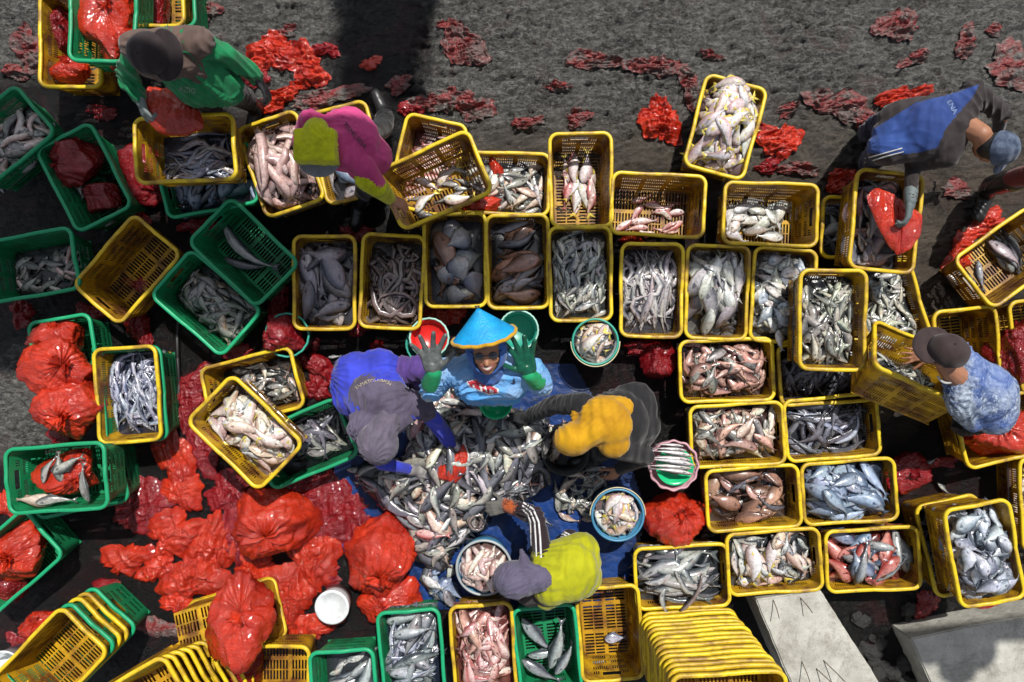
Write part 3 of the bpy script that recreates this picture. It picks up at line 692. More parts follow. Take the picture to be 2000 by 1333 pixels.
# stacks of nested empty crates
def stack(cx, cy, ang, z0, cols, dz, lab, jx=.004, grp='nested crates'):
    b = P(cx, cy, z0); r = random.Random(int(cx))
    for i, c in enumerate(cols):
        M = Matrix.Translation((b.x+r.uniform(-jx, jx), b.y+r.uniform(-jx, jx), z0+dz*i)) @ Matrix.Rotation(rad(ang+r.uniform(-.8, .8)), 4, 'Z') @ Matrix.Translation((0, 0, -CH))
        crate('st%d_%d' % (cx, i), c, 0, 0, 0, 0, lab if i < len(cols)-1 else lab.replace('yellow crate nested', 'topmost empty yellow crate nested').replace(' crate nested', ' crate nested'), M=M, group=grp)
stack(1347, 1256, 3, .31, 'Y'*15, .062, 'yellow crate nested in the tall stack left of the concrete beam', grp='tall stack of nested yellow crates')
for i, c in enumerate('GYYGY'):
    b = P(160, 1252, .31); labs = ['lowest green crate of the stack at the bottom left corner', 'second lowest crate, yellow, of the bottom left corner stack', 'middle yellow crate of the bottom left corner stack', 'upper green crate under the empty yellow one, bottom left corner', 'empty yellow crate on top of the bottom left corner stack']
    crate('bl%d' % i, c, 0, 0, 0, 0, labs[i], M=Matrix.Translation((b.x-.004*i, b.y-.006*i, .31+.075*i)) @ Matrix.Rotation(rad(46), 4, 'Z') @ Matrix.Translation((0, 0, -CH)), group='stack of empty crates in the bottom left corner')
# slumped stack lying over at the bottom
for i in range(9):
    p = P(385-16*i, 1330+8*i, .36+.055*i)
    crate('sl%d' % i, 'Y', 0, 0, 0, 0, 'yellow crate nested in the leaning stack at the bottom left', M=Matrix.Translation(p) @ Matrix.Rotation(rad(12), 4, Vector((0, 1, 0))) @ Matrix.Rotation(rad(24+i*.6), 4, 'Z') @ Matrix.Translation((0, 0, -CH)), group='leaning stack of nested yellow crates')
# overturned crate under the red bag
crate('61', 'Y', 0, 0, 0, 0, 'overturned yellow crate under the hanging red bag near the bottom', M=Matrix.Translation(P(425, 1225, .42)) @ Matrix.Rotation(rad(17), 4, 'Z') @ Matrix.Rotation(rad(168), 4, 'X'))
# tipped crate held by the man in tie-dye
tz = Vector((.25, .60, .76)).normalized(); tx = Vector((.93, -.387, 0)).normalized(); ty = tz.cross(tx); TM = Matrix.Translation(P(1800, 706, .66)) @ Matrix((tx, ty, tz)).transposed().to_4x4() @ Matrix.Translation((0, 0, -CH))
crate('30', 'Y', 0, 0, 0, 0, 'tipped yellow crate held by the brown-capped man in tie-dye', M=TM)
fill(TM @ Matrix.Translation((0, 0, .008)), ('rect', .20, .13), {'silver': 1, 'sardine': 1}, 46, .10, .04, 555, ('silver fish sliding in the tipped crate held by the man in tie-dye', 'fish in the tipped crate'), 18)
# hand laid fish
c48 = ('long shark-like fish alone in a green crate', 'fish in green crate'); one(478, 482, -42, .44, 'shark', .13, 3, c48, 1, .55)
one(478, 515, -10, .30, 'darkfish', .11, 4, ('dark slim fish beside the shark-like fish', 'fish in green crate'), 1, .4)
c67 = 'two small silver fish in the nearly empty yellow crate'
one(1198, 1246, 5, .13, 'bluegrey', .06, 5, ('upper small blue fish in the nearly empty yellow crate', 'two small fish')); one(1172, 1292, 5, .12, 'silver', .06, 6, ('lower small white fish in the nearly empty yellow crate', 'two small fish'))
for k, (x, y, a, L, sp) in enumerate([(1045, 1235, -48, .30, 'tuna'), (1060, 1275, 10, .22, 'tuna'), (1085, 1265, 75, .30, 'tuna'), (1050, 1305, -30, .26, 'tuna'), (1100, 1290, 60, .22, 'tuna')]):
    one(x, y, a, L, sp, .08+.03*k, 60+k, ('big dark fish in the green crate beside the crouched green-shirted worker', 'big dark fish'), 1, .2)
for k, (x, y, a, L) in enumerate([(1293, 1120, 40, .30), (1345, 1135, -60, .30), (1300, 1175, -75, .22)]): one(x, y, a, L, 'shark', .29, 80+k, ('pale brown eel draped over the crate of big eels', 'eels over crate edge'), 1, .9)
one(1352, 1162, 60, .28, 'eel', .32, 85, ('dark eel tail hanging over the front of the eel crate', 'eels over crate edge'), 1, .5)
for k, (x, y, a, L, sp, w) in enumerate([(1812, 905, 30, .11, 'silver', 'right of the dark red bag'), (1840, 952, -45, .10, 'silver', 'on black mud below the dark red bag'), (652, 697, 5, .08, 'silver', 'on black mud left of the purple worker'), (825, 962, 0, .1, 'white', 'by the small red bag on the tarp'),
        (700, 917, 0, .17, 'silver', 'at the left edge of the fish pile'), (722, 895, 165, .15, 'grey', 'just above the silver one at the left edge of the pile'), (1063, 1015, -40, .09, 'silver', 'on the tarp under the striped sleeve'), (1522, 662, -80, .12, 'white', 'hanging over the rim between two crates')]):
    one(x, y, a, L, sp, .03 if k != 7 else .31, 90+k, ('single small fish lying '+w, 'stray fish'), 1, .1)
# ---------------------------------------------------------------- blue tarp and centre heap
def poly_px(pts, z=0): return [(P(x, y, z).x, P(x, y, z).y) for x, y in pts]
TARP = poly_px([(655, 905), (700, 800), (820, 715), (1010, 700), (1120, 712), (1235, 900), (1262, 1010), (1235, 1110), (1190, 1190), (1000, 1195), (800, 1190), (690, 1120), (640, 1010)])
def build_tarp():
    xs = np.arange(-1.35, 1.0, .0125); ys = np.arange(-1.95, -.0, .0125); X, Y = np.meshgrid(xs, ys)
    m = inpoly(X+.02*vnoise(X, Y, 4, 9), Y+.02*vnoise(X, Y, 5, 9), TARP)
    Z = gh(X, Y)*.6+.022+.010*folds(X, Y, 31, 5, 8, .6)+.004*folds(X, Y, 33, 14, 6, .6)
    i = np.arange(X.size).reshape(X.shape); f = np.stack([i[:-1, :-1].ravel(), i[:-1, 1:].ravel(), i[1:, 1:].ravel(), i[1:, :-1].ravel()], 1)
    f = f[m.ravel()[f].all(1)]; used = np.unique(f); mp = -np.ones(X.size, int); mp[used] = np.arange(len(used))
    V = np.stack([X.ravel(), Y.ravel(), Z.ravel()], 1)[used]
    s = N('blue_tarp'); v = s.coord(); c = s.mix(s.ramp(s.noise(v, 3, 4, .7), .4, .6), (.005, .034, .16), (.003, .014, .06))
    c = s.mix(s.math('MULTIPLY', s.ramp(s.noise(v, 14, 4, .7), .56, .7), .7), c, (.015, .02, .03))
    s.set(c, .42, s.bump(s.noise(v, 24, 3, .5, 1), .4, .01), Specular_IOR_Level=.3)
    o = link('tarp', mkmesh('tarp', V, mp[f], s.m)); o.data.materials[0] = s.m
    tag(o, 'wet blue tarpaulin spread on the mud under the central fish pile', 'tarpaulin')
build_tarp()
HEAP = poly_px([(775, 745), (850, 715), (905, 770), (960, 790), (1020, 800), (1075, 815), (1072, 880), (1078, 945), (1020, 990), (960, 995), (960, 1030), (900, 1060), (870, 1120), (825, 1110), (800, 1030), (735, 985), (690, 935), (700, 905), (790, 890), (800, 820)], .06)
MI = Matrix.Identity(4)
def dens(p): 
    return lambda x, y: p
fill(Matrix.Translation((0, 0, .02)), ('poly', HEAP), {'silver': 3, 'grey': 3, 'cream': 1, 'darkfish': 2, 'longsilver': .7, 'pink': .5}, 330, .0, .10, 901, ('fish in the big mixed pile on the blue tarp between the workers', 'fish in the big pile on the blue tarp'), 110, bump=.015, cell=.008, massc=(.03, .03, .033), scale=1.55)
fill(Matrix.Translation((0, 0, .11)), ('poly', poly_px([(805, 760), (880, 735), (905, 800), (900, 880), (870, 960), (770, 1000), (735, 950), (800, 900)], .14)), {'cream': 2, 'palepink': 1, 'white': 1}, 42, 0, .0, 902, ('pale cream fish on the left side of the big pile', 'cream fish on the big pile'), 0, scale=1.3)
fill(Matrix.Translation((0, 0, .12)), ('poly', poly_px([(945, 850), (1060, 840), (1062, 930), (1000, 975), (940, 950)], .14)), {'darkfish': 2, 'grey': 1, 'silver': 1}, 40, 0, 0, 903, ('slim dark fish on the right side of the big pile', 'dark fish on the big pile'), 0, align=-60, spread=35, scale=1.1)
fill(Matrix.Translation((0, 0, .02)), ('poly', poly_px([(1075, 925), (1185, 910), (1195, 965), (1160, 1030), (1085, 1010)], .03)), {'grey': 1, 'silver': 1, 'cream': .4}, 44, 0, .02, 904, ('grey fish in the small pile behind the blue bucket', 'fish in the small side pile'), 4)
fill(Matrix.Translation((0, 0, .02)), ('poly', poly_px([(800, 1110), (890, 1070), (895, 1160), (960, 1175), (880, 1195), (830, 1150)], .03)), {'snapper': 1, 'blue': 1, 'white': 1}, 20, 0, .01, 905, ('bluish fish lying on the tarp left of the pink fish bucket', 'fish left of the pink fish bucket'), 2)
fill(Matrix.Translation((0, 0, .02)), ('poly', poly_px([(1065, 815), (1100, 800), (1105, 880), (1072, 930)], .05)), {'cream': 1}, 12, 0, .02, 906, ('cream fish beside the black bucket under the yellow hijab', 'cream fish by the black bucket'), 2)

# ---------------------------------------------------------------- buckets, bowls, baskets
def bucket(px, py, r, z, h, cin, cout, label, name='bucket', fish=None, lvl=.6, scallop=0, handle=None, tilt=None, seed=1, rough=.35, cat='bucket'):
    c = P(px, py, z); o = empty(name, (c.x, c.y, z-h)); tag(o, label, cat)
    if tilt: o.rotation_euler = tilt
    fn = (lambda rr, zz, p: rr*(1+(.035 if scallop < 20 else .012)*math.cos(scallop*p)*max(0, (zz/h-.8)*5))) if scallop else None
    b = MB().lathe([(.002, .004), (r*.74, .004), (r*.80, .02), (r*.93, h*.97), (r*.955, h*.97), (r*.83, .0), (r*.76, -.004), (.002, -.004)], 48, fn=fn)
    bo = b.build('body', cin, o)
    rm = MB().lathe([(r*.92, h*.965), (r*.94, h), (r*1.0, h*1.0), (r*1.02, h*.97), (r*1.0, h*.93), (r*.96, h*.93)], 60, fn=fn, close=True); rm.build('rim', cout, o)
    if handle:
        pts = []
        for i in range(25):
            t = math.pi*i/24; a = handle[0]; pr = Vector((r*1.05*math.cos(t), r*1.06*math.sin(t), h*.97+.012*math.sin(t)))
            pts.append(Matrix.Rotation(a, 3, 'Z')@pr)
        hb = MB().tube(pts, .0035); hb.build('handle', handle[1], o)
    bpy.context.view_layer.update()
    if fish:
        sp, n, words, sc = fish
        fill(o.matrix_world.copy(), ('disc', r*.84), sp, n, h*lvl, .03, 700+seed, (words, words), n//4, scale=sc)
    return o
mb_blue = simple('blue_bucket_plastic', (.05, .20, .34), .4); mb_teal = simple('teal_plastic', (.03, .30, .22), .4); mb_grey = simple('grey_plastic', (.30, .33, .34), .4)
mb_black = simple('black_rubber', (.012, .012, .013), .5); mb_white = simple('white_lid_plastic', (.62, .65, .66), .45, .3, 20); mb_red = simple('red_plastic', (.62, .02, .015), .3)
mb_mint = simple('mint_plastic', (.30, .55, .45), .4); mb_green = simple('bright_green_plastic', (.01, .42, .16), .22, .15); mb_pink = simple('faded_pink_plastic', (.48, .26, .30), .45); mb_wire = simple('cream_wire', (.55, .48, .3), .5)
bucket(1207, 1007, .165, .30, .26, mb_blue, mb_blue, 'blue bucket of silver pink fish right of the tarp centre', fish=({'palepink': 1, 'longsilver': .4, 'cream': 1}, 26, 'silver pink fish in the blue bucket near the round red bag', 1.0), lvl=.78, handle=(.0, mb_wire), seed=1)
bucket(1163, 668, .145, .33, .28, mb_grey, mb_teal, 'green and grey bucket of fish right of the waving woman', fish=({'silver': 1, 'palepink': 1, 'cream': 1}, 26, 'mixed fish in the green bucket right of the waving woman', 1.05), lvl=.76, scallop=0, handle=(math.pi, mb_wire), seed=2)
bucket(945, 1110, .175, .30, .26, mb_blue, mb_grey, 'blue bucket brimming with pale pink squid-like fish', fish=({'squid': 1}, 60, 'pale pink fish curled in the bucket by the grey hooded worker', 1.15), lvl=.8, seed=3)
bucket(1105, 882, .155, .22, .20, mb_black, mb_black, 'black rubber bucket beneath the yellow hijab', seed=4)
bucket(838, 660, .125, .28, .07, mb_red, mb_mint, 'red bowl with a ridged mint rim behind the grey glove', name='bowl', scallop=40, cat='bowl', seed=5)
bucket(832, 672, .13, .20, .18, mb_teal, mb_teal, 'dark green basket under the red bowl', name='basket', scallop=30, cat='basket')
bucket(1013, 645, .125, .30, .22, mb_teal, mb_mint, 'teal basket behind the blue conical hat', name='basket', scallop=34, cat='basket', seed=6)
bucket(968, 786, .105, .36, .06, mb_green, mb_green, 'bright green plastic bowl under the chest of the waving woman', name='bowl', cat='bowl', seed=7)
bucket(560, 655, .140, .26, .24, mb_black, mb_teal, 'round dark bucket stuffed with a red bag, left of the purple worker', scallop=44, seed=8)
bucket(1316, 910, .155, .34, .22, mb_pink, mb_pink, 'faded pink scalloped basket left of the yellow crates', name='basket', scallop=12, cat='basket', seed=9)
bucket(1318, 912, .115, .355, .03, mb_green, mb_green, 'green plate lying in the pink basket under long fish', name='plate', cat='plate', seed=10)
for k, (dy, L) in enumerate([(-30, .2), (-22, .24), (-12, .26), (-5, .27), (4, .27), (13, .25), (-38, .16)]):
    one(1312+k % 2*6, 908+dy, 172 if k % 2 else 176, L, 'longsilver', .385+.012*(k % 2), 300+k, ('long silver fish laid across the green plate in the pink basket', 'fish across the green plate'), 1, .08)
# white bucket with a lid
o = empty('bucket', P(648, 1187, .0)); c = P(648, 1187, .20); o.location = (c.x, c.y, .02); o.scale = (1, 1, .65); tag(o, 'white lidded paint bucket standing among the bright red bags', 'bucket')
MB().lathe([(.002, 0), (.092, 0), (.108, .25), (.106, .262), (.002, .262)], 48).build('body', mb_white, o)
MB().lathe([(.002, .268), (.088, .268), (.092, .280), (.104, .281), (.110, .274), (.110, .256), (.106, .256)], 56).build('lid', mb_white, o)
o = empty('bucket', (P(8, 1310, .2).x, P(8, 1310, .2).y, .0)); tag(o, 'white bucket cut off by the bottom left corner', 'bucket')
MB().lathe([(.002, 0), (.10, 0), (.12, .20), (.125, .21), (.115, .2), (.10, .02), (.002, .02)], 40).build('body', mb_white, o)
MB().lathe([(.116, .205), (.122, .214), (.13, .208), (.126, .195)], 48, close=True).build('rim', mb_white, o)
# pipe and cord on the ground
tag(MB().tube([P(350, 600, .03), P(346, 660, .04), (P(347, 700, .04)), P(350, 752, .03), P(346, 800, .03)], .012, 10).build('hose', mb_black), 'black rubber hose lying on the mud between green and yellow crates', 'hose')

# ---------------------------------------------------------------- concrete beam and slab
def conc(name):
    s = N(name); v = s.coord(); c = s.mix(s.ramp(s.noise(v, 5, 6, .7), .35, .65), (.44, .43, .38), (.28, .27, .235))
    c = s.mix(s.ramp(s.noise(v, 90, 3, .7), .60, .70), c, (.14, .135, .12)); c = s.mix(s.math('MULTIPLY', s.ramp(s.noise(v, 3.2, 7, .8, .6), .50, .66), .7), c, (.13, .115, .09))
    s.set(c, .85, s.bump(s.noise(v, 130, 4, .8), .6, .004, s.bump(s.noise(v, 18, 4), .4, .01))); return s.m
MCON = conc('concrete')
def block(name, pts, z, label, cat):
    q = poly_px(pts, z); bm = bmesh.new(); vs = [bm.verts.new((x, y, z)) for x, y in q]; f = bm.faces.new(vs)
    if f.normal.z < 0: f.normal_flip()
    ext = bmesh.ops.extrude_face_region(bm, geom=[f]); 
    for v in [g for g in ext['geom'] if isinstance(g, bmesh.types.BMVert)]: v.co.z = -.05
    bmesh.ops.recalc_face_normals(bm, faces=bm.faces)
    bmesh.ops.bevel(bm, geom=bm.edges[:], offset=.008, segments=2, affect='EDGES')
    bmesh.ops.subdivide_edges(bm, edges=[e for e in bm.edges if e.calc_length() > .2], cuts=24, use_grid_fill=True)
    me = bpy.data.meshes.new(name); bm.to_mesh(me); bm.free()
    for v in me.vertices:
        n = mnoise.noise(v.co*9)*.004+mnoise.noise(v.co*35)*.0025; v.co.x += n; v.co.y += n*.8; v.co.z += n*.5 if v.co.z > .1 else 0
    me.materials.append(MCON); return me
o = empty('concrete_beam', P(1600, 1300, 0)); tag(o, 'long concrete beam with steel bars sticking up, right of the tall crate stack', 'concrete beam')
me = block('beam_body', [(1475, 1172), (1603, 1152), (1725, 1345), (1905, 1640), (1745, 1700), (1548, 1345)], .30, '', ''); b = link('block', me); b.parent = o; b.matrix_parent_inverse = Matrix.Translation(o.location).inverted()
st = simple('rusty_steel', (.11, .07, .05), .6, .4, 60)
for (x0, y0, x1, y1) in [(1510, 1172, 1522, 1208), (1563, 1168, 1587, 1197), (1566, 1292, 1586, 1345), (1608, 1290, 1658, 1340), (1594, 1306, 1635, 1345)]:
    a = P(x0, y0, .30); a2 = P(x1, y1, .40 if y1 < 1250 else .45); m = MB().tube([a, a.lerp(a2, .5)+Vector((.003, 0, .004)), a2], .0030, 8)
    r_ = m.build('steel_bar', st); r_.parent = o; r_.matrix_parent_inverse = Matrix.Translation(o.location).inverted()
me = block('slab', [(1778, 1248), (1900, 1222), (2120, 1185), (2300, 1700), (1980, 1720), (1822, 1345)], .24, '', '')
o = link('concrete_slab', me); tag(o, 'low concrete slab at the bottom right corner, partly shaded', 'concrete slab')
# rubble
mrub = simple('dark_wet_rubble', (.03, .029, .027), .45, .5, 20, bumpy=1.)
for k in range(26):
    r = random.Random(k); px = r.uniform(1640, 1780); py = r.uniform(1190, 1345); s_ = r.uniform(.02, .055)
    bm = bmesh.new(); bmesh.ops.create_icosphere(bm, subdivisions=3, radius=1)
    for v in bm.verts: v.co *= 1+.35*mnoise.noise(v.co*1.6+Vector((k, 0, 0)))+.12*mnoise.noise(v.co*5)
    me = bpy.data.meshes.new('stone'); bm.to_mesh(me); bm.free(); me.materials.append(mrub)
    o = link('stone', me); o.location = P(px, py, s_*.25); o.scale = (s_*1.2, s_, s_*.6); o.rotation_euler = (0, 0, r.random()*6)
    tag(o, 'dark wet stone in the rubble between the concrete beam and slab', 'stone', 'dark stones between beam and slab')

# ---------------------------------------------------------------- red bags
def bag_fill(px, py, z0, rx, ry, h, ang, seed, mat, label, knot=None, parts=True, name='plastic_bag', rot=None, group=None):
    r = np.random.RandomState(seed); nu, nv = 96, 46
    U, W = np.meshgrid(np.arange(nu)*2*math.pi/nu, np.linspace(0, math.pi, nv))
    kx, ky = (r.uniform(-.5, .5), r.uniform(-.5, .5)) if knot is None else knot
    k = Vector((kx, ky, math.sqrt(max(.05, 1-kx*kx-ky*ky)))).normalized(); q = np.array(k.to_track_quat('Z', 'Y').to_matrix())
    d = np.stack([np.sin(W)*np.cos(U), np.sin(W)*np.sin(U), np.cos(W)], -1)@q.T
    pl = np.abs((((U*13/6.283+.9*np.sin(2*U+seed)+.35*np.sin(5*U+seed)) % 1)-.5)*2); pl2 = np.abs((((U*29/6.283+.6*np.sin(5*U+seed*2)) % 1)-.5)*2)
    fall = np.exp(-(W/.55)); R = np.full(W.shape, 9.)
    for _ in range(17):      # stretched film: flat panels between taut ridges
        nv_ = r.normal(size=3); nv_ /= np.linalg.norm(nv_); dd = (d@nv_); R = np.minimum(R, np.where(dd > .05, r.uniform(.78, 1.02)/np.maximum(dd, .05), 9.))
    R = np.minimum(R, 1.18); R = R*(1-(.26 if knot else .10)*fall*pl-.07*np.exp(-W/.9)*pl2)
    x, y, zz = d[..., 0], d[..., 1], d[..., 2]
    lump = vnoise(x+seed, y+zz*.7, seed, 2.6)*.14; cr = folds(x*1.1+zz*.8, y*1.1-zz*.5, seed+7, 2.6, 7, .9)*.10+folds((x+zz)*1.5, (y-zz)*.5, seed+9, 7, 6, 1.4)*.06+folds((x-zz)*.5, (y+zz)*1.5, seed+19, 13, 6, 1.4)*.030
    R = R*(1+lump)+1.35*cr*np.clip(W/.4, .25, 1); R = R*(1-.16*np.exp(-(W/.25)**2))
    pwr = d; V = pwr*R[..., None]
    V = V*np.array([rx, ry, h*.62]); V[..., 2] = V[..., 2]+h*.45; V[..., 2] = np.where(V[..., 2] < .0, V[..., 2]*.1, V[..., 2])
    F = []; 
    i = np.arange(nu*nv).reshape(nv, nu); F = np.stack([i[:-1].ravel(), i[1:].ravel(), np.roll(i[1:], -1, 1).ravel(), np.roll(i[:-1], -1, 1).ravel()], 1)
    c = P(px, py, z0+h*.5); o = empty(name, (c.x, c.y, z0), rad(ang))
    if rot: o.rotation_euler = rot
    tag(o, label, 'plastic bag', group); link('film', mkmesh('film', V.reshape(-1, 3), F, mat), o)
    # knot with two flared ears
    tip = Vector(V[0].mean(0)); kb = MB(); n_ = 18
    for e in range(2):
        a = r.uniform(0, 6.28); dirv = (k*.8+Vector((math.cos(a), math.sin(a), .2))*.9).normalized(); L = min(rx, ry)*r.uniform(.28, .5); rings = []
        qq = dirv.to_track_quat('Z', 'Y'); VV = []; FF = []
        for j in range(6):
            t = j/5; rr = .008+L*.42*t**1.3
            for m in range(n_):
                p = 6.283*m/n_; w = rr*(1+.5*math.sin(4*p+e+3*t)*t+.3*r.uniform(-1, 1)*t); VV.append(tip+qq@Vector((w*math.cos(p), w*.35*math.sin(p), L*t)))
        for j in range(5):
            for m in range(n_): m2 = (m+1) % n_; FF.append((j*n_+m, j*n_+m2, (j+1)*n_+m2, (j+1)*n_+m))
        kb.add(VV, FF)
    if parts: kb.build('knot', mat, o)
    return o
def bag_flat(px, py, rx, ry, ang, seed, mat, label, z=.012, h=.05, name='plastic_bag', group=None, irr=.34, base=True):
    r = np.random.RandomState(seed); nr, na = 30, 90
    T_, A = np.meshgrid(np.linspace(0, 1, nr), np.arange(na)*2*math.pi/na, indexing='ij')
    out = 1+irr*(.6*np.sin(2*A+r.rand()*6)+.45*np.sin(3*A+r.rand()*6)+.16*np.sin(5*A+r.rand()*6)+.20*np.sin(7*A+r.rand()*6)+.14*np.sin(13*A+r.rand()*6)+.10*np.sin(23*A+r.rand()*6)+.12*(r.rand(1, na)-.5))
    X = T_*np.cos(A)*rx*out; Y = T_*np.sin(A)*ry*out
    cr = folds(X*1.7, Y*.5, seed, 9, 5, 1.4)*.75+folds(X*.5, Y*1.6, seed+3, 15, 5, 1.4)*.42+folds(X, Y, seed+13, 34, 6, 1.)*.16+.3*vnoise(X, Y, seed, 9)
    X = X+.010*folds(X, Y, seed+5, 15, 5); Y = Y+.010*folds(X, Y, seed+6, 15, 5)
    c = P(px, py, z); ca, sa = math.cos(rad(ang)), math.sin(rad(ang)); gx = c.x+X*ca-Y*sa; gy = c.y+X*sa+Y*ca
    gz = gh(gx, gy) if base else 0
    cr = cr*.6+.6*folds(X*1.3, Y*.6, seed+11, 6, 5, .8); rg = 1-np.abs(cr)*2.2; Z = gz+.003+(np.clip(rg, -.4, 1)*.62+.38)*h*(.5 if mat is MAT['bag_mud'] else .68)*(1-T_**3*.9)
    V = np.stack([X, Y, Z], -1).reshape(-1, 3); i = np.arange(nr*na).reshape(nr, na)
    F = np.stack([i[:-1].ravel(), i[1:].ravel(), np.roll(i[1:], -1, 1).ravel(), np.roll(i[:-1], -1, 1).ravel()], 1)
    me = mkmesh('bag', V, F, mat); o = link(name, me); o.location = (c.x, c.y, z); o.rotation_euler = (0, 0, rad(ang))
    tag(o, label, 'plastic bag', group); return o
B, D_, M_ = MAT['bag'], MAT['bag_dark'], MAT['bag_mud']
for a in [
 (213, 28, .36, .135, .26, .19, 0, 1, B, 'bright red bag filling the green crate left of the brown-capped worker', (.1, .2)),
 (238, 92, .36, .11, .09, .17, 20, 2, B, 'small wrinkled red bag at the lower end of the upper left green crate', (-.2, -.3)),
 (135, 138, .14, .11, .085, .16, 0, 3, B, 'red bag poking out at the bottom of the top left yellow crate', (0, .5)),
 (115, 60, .06, .08, .16, .16, 0, 4, D_, 'dark red bag inside the top left yellow crate', None),
 (303, 15, .10, .08, .2, .16, 0, 5, D_, 'dark red bag in the crate between two green walls, top left', None),
 (145, 320, .08, .155, .15, .20, 30, 6, D_, 'large dark red bag at the top of the green crate, upper left', (-.6, .3)),
 (200, 385, .06, .12, .10, .13, 20, 7, D_, 'small dark red bag at the lower end of the green crate, upper left', None),
 (112, 655, .14, .17, .11, .18, 10, 8, B, 'red bag at the top of the heap of bags on the left green crate', (.3, .6)),
 (112, 722, .20, .20, .18, .26, 0, 9, B, 'big glossy red bag in the middle of the heap on the left green crate', (.5, .2)),
 (138, 795, .22, .19, .19, .27, 0, 10, B, 'bulging bright red bag with radiating pleats, lowest in the left heap', (-.15, -.45)),
 (125, 848, .05, .12, .07, .14, 0, 11, D_, 'dark red bag squeezed under the pleated one on the left', None),
 (135, 928, .36, .17, .13, .17, 10, 12, B, 'red bag inside the green crate with a few fish on the left', (.4, -.4)),
 (30, 1080, .10, .21, .16, .26, 35, 13, B, 'bulging red bag in the green crate at the left edge', (.0, -.1)),
 (5, 1150, .08, .12, .12, .14, 35, 14, D_, 'dark red bag in the corner of the left edge green crate', None),
 (78, 1225, .0, .12, .11, .17, 0, 15, B, 'red bag standing on black mud above the bottom left stack', (.1, .6)),
 (530, 1018, .0, .26, .22, .34, 0, 16, B, 'huge red bag tied at its side, below the slanted crate', (.05, -.35)),
 (745, 1090, .0, .22, .26, .32, -20, 17, B, 'tall glossy red bag left of the bucket of pink fish', (.2, -.5)),
 (765, 1172, .0, .2, .14, .18, 10, 18, B, 'red bag bulging right beside the white lidded bucket', (-.5, -.3)),
 (470, 1215, .40, .17, .27, .30, -12, 20, B, 'long hanging red bag over the overturned crate at the bottom', (.1, .5)),
 (1329, 1012, .0, .185, .165, .30, 0, 23, B, 'round glossy red bag right of the blue bucket of fish', (.0, .35)),
 (1288, 702, .0, .115, .125, .22, 0, 24, D_, 'dark red bag right of the green and grey bucket', (.1, .4)),
 (556, 655, .12, .13, .13, .21, 0, 25, D_, 'red bag stuffed in the round dark bucket', (-.6, -.1)),
 (765, 985, .03, .085, .065, .10, 0, 26, B, 'small bright red bag on the tarp at the left foot of the fish pile', (.5, .2)),
 (1990, 690, .18, .15, .2, .22, 0, 27, D_, 'red bag in the crate at the right edge above the crouched man', None),
 (1968, 842, .12, .25, .14, .24, 14, 28, MAT['bag'], 'large red bag filling the crate under the man in tie-dye', (-.4, .5)),
 (1765, 925, .0, .15, .13, .12, 10, 29, D_, 'dark red bag on black mud left of two stray fish', (.4, .2)),
 (970, 345, .12, .05, .13, .12, 20, 30, B, 'torn red bag among fish in the upper row crate', None),
 (940, 402, .18, .12, .05, .09, 10, 31, B, 'strip of red bag at the lower edge of the upper row crate', None),
 (290, 345, .0, .17, .2, .16, 40, 32, D_, 'dark red bag left of the crate of long silver fish', None),
 (480, 1300, .12, .11, .14, .2, 0, 33, D_, 'dark red bag inside the yellow crate at the bottom edge', None),
 (475, 290, .0, .05, .12, .28, 0, 34, B, 'red bag squeezed between two yellow crates left of pink worker', None),
 (210, 1150, .0, .1, .07, .05, 0, 60, D_, 'flattened dark red bag above the bottom left stack', None)]:
    px, py, z0, rx, ry, h, an, sd, mt, lb, kn = a; bag_fill(px, py, z0, rx, ry, h, an, sd, mt, lb, kn)
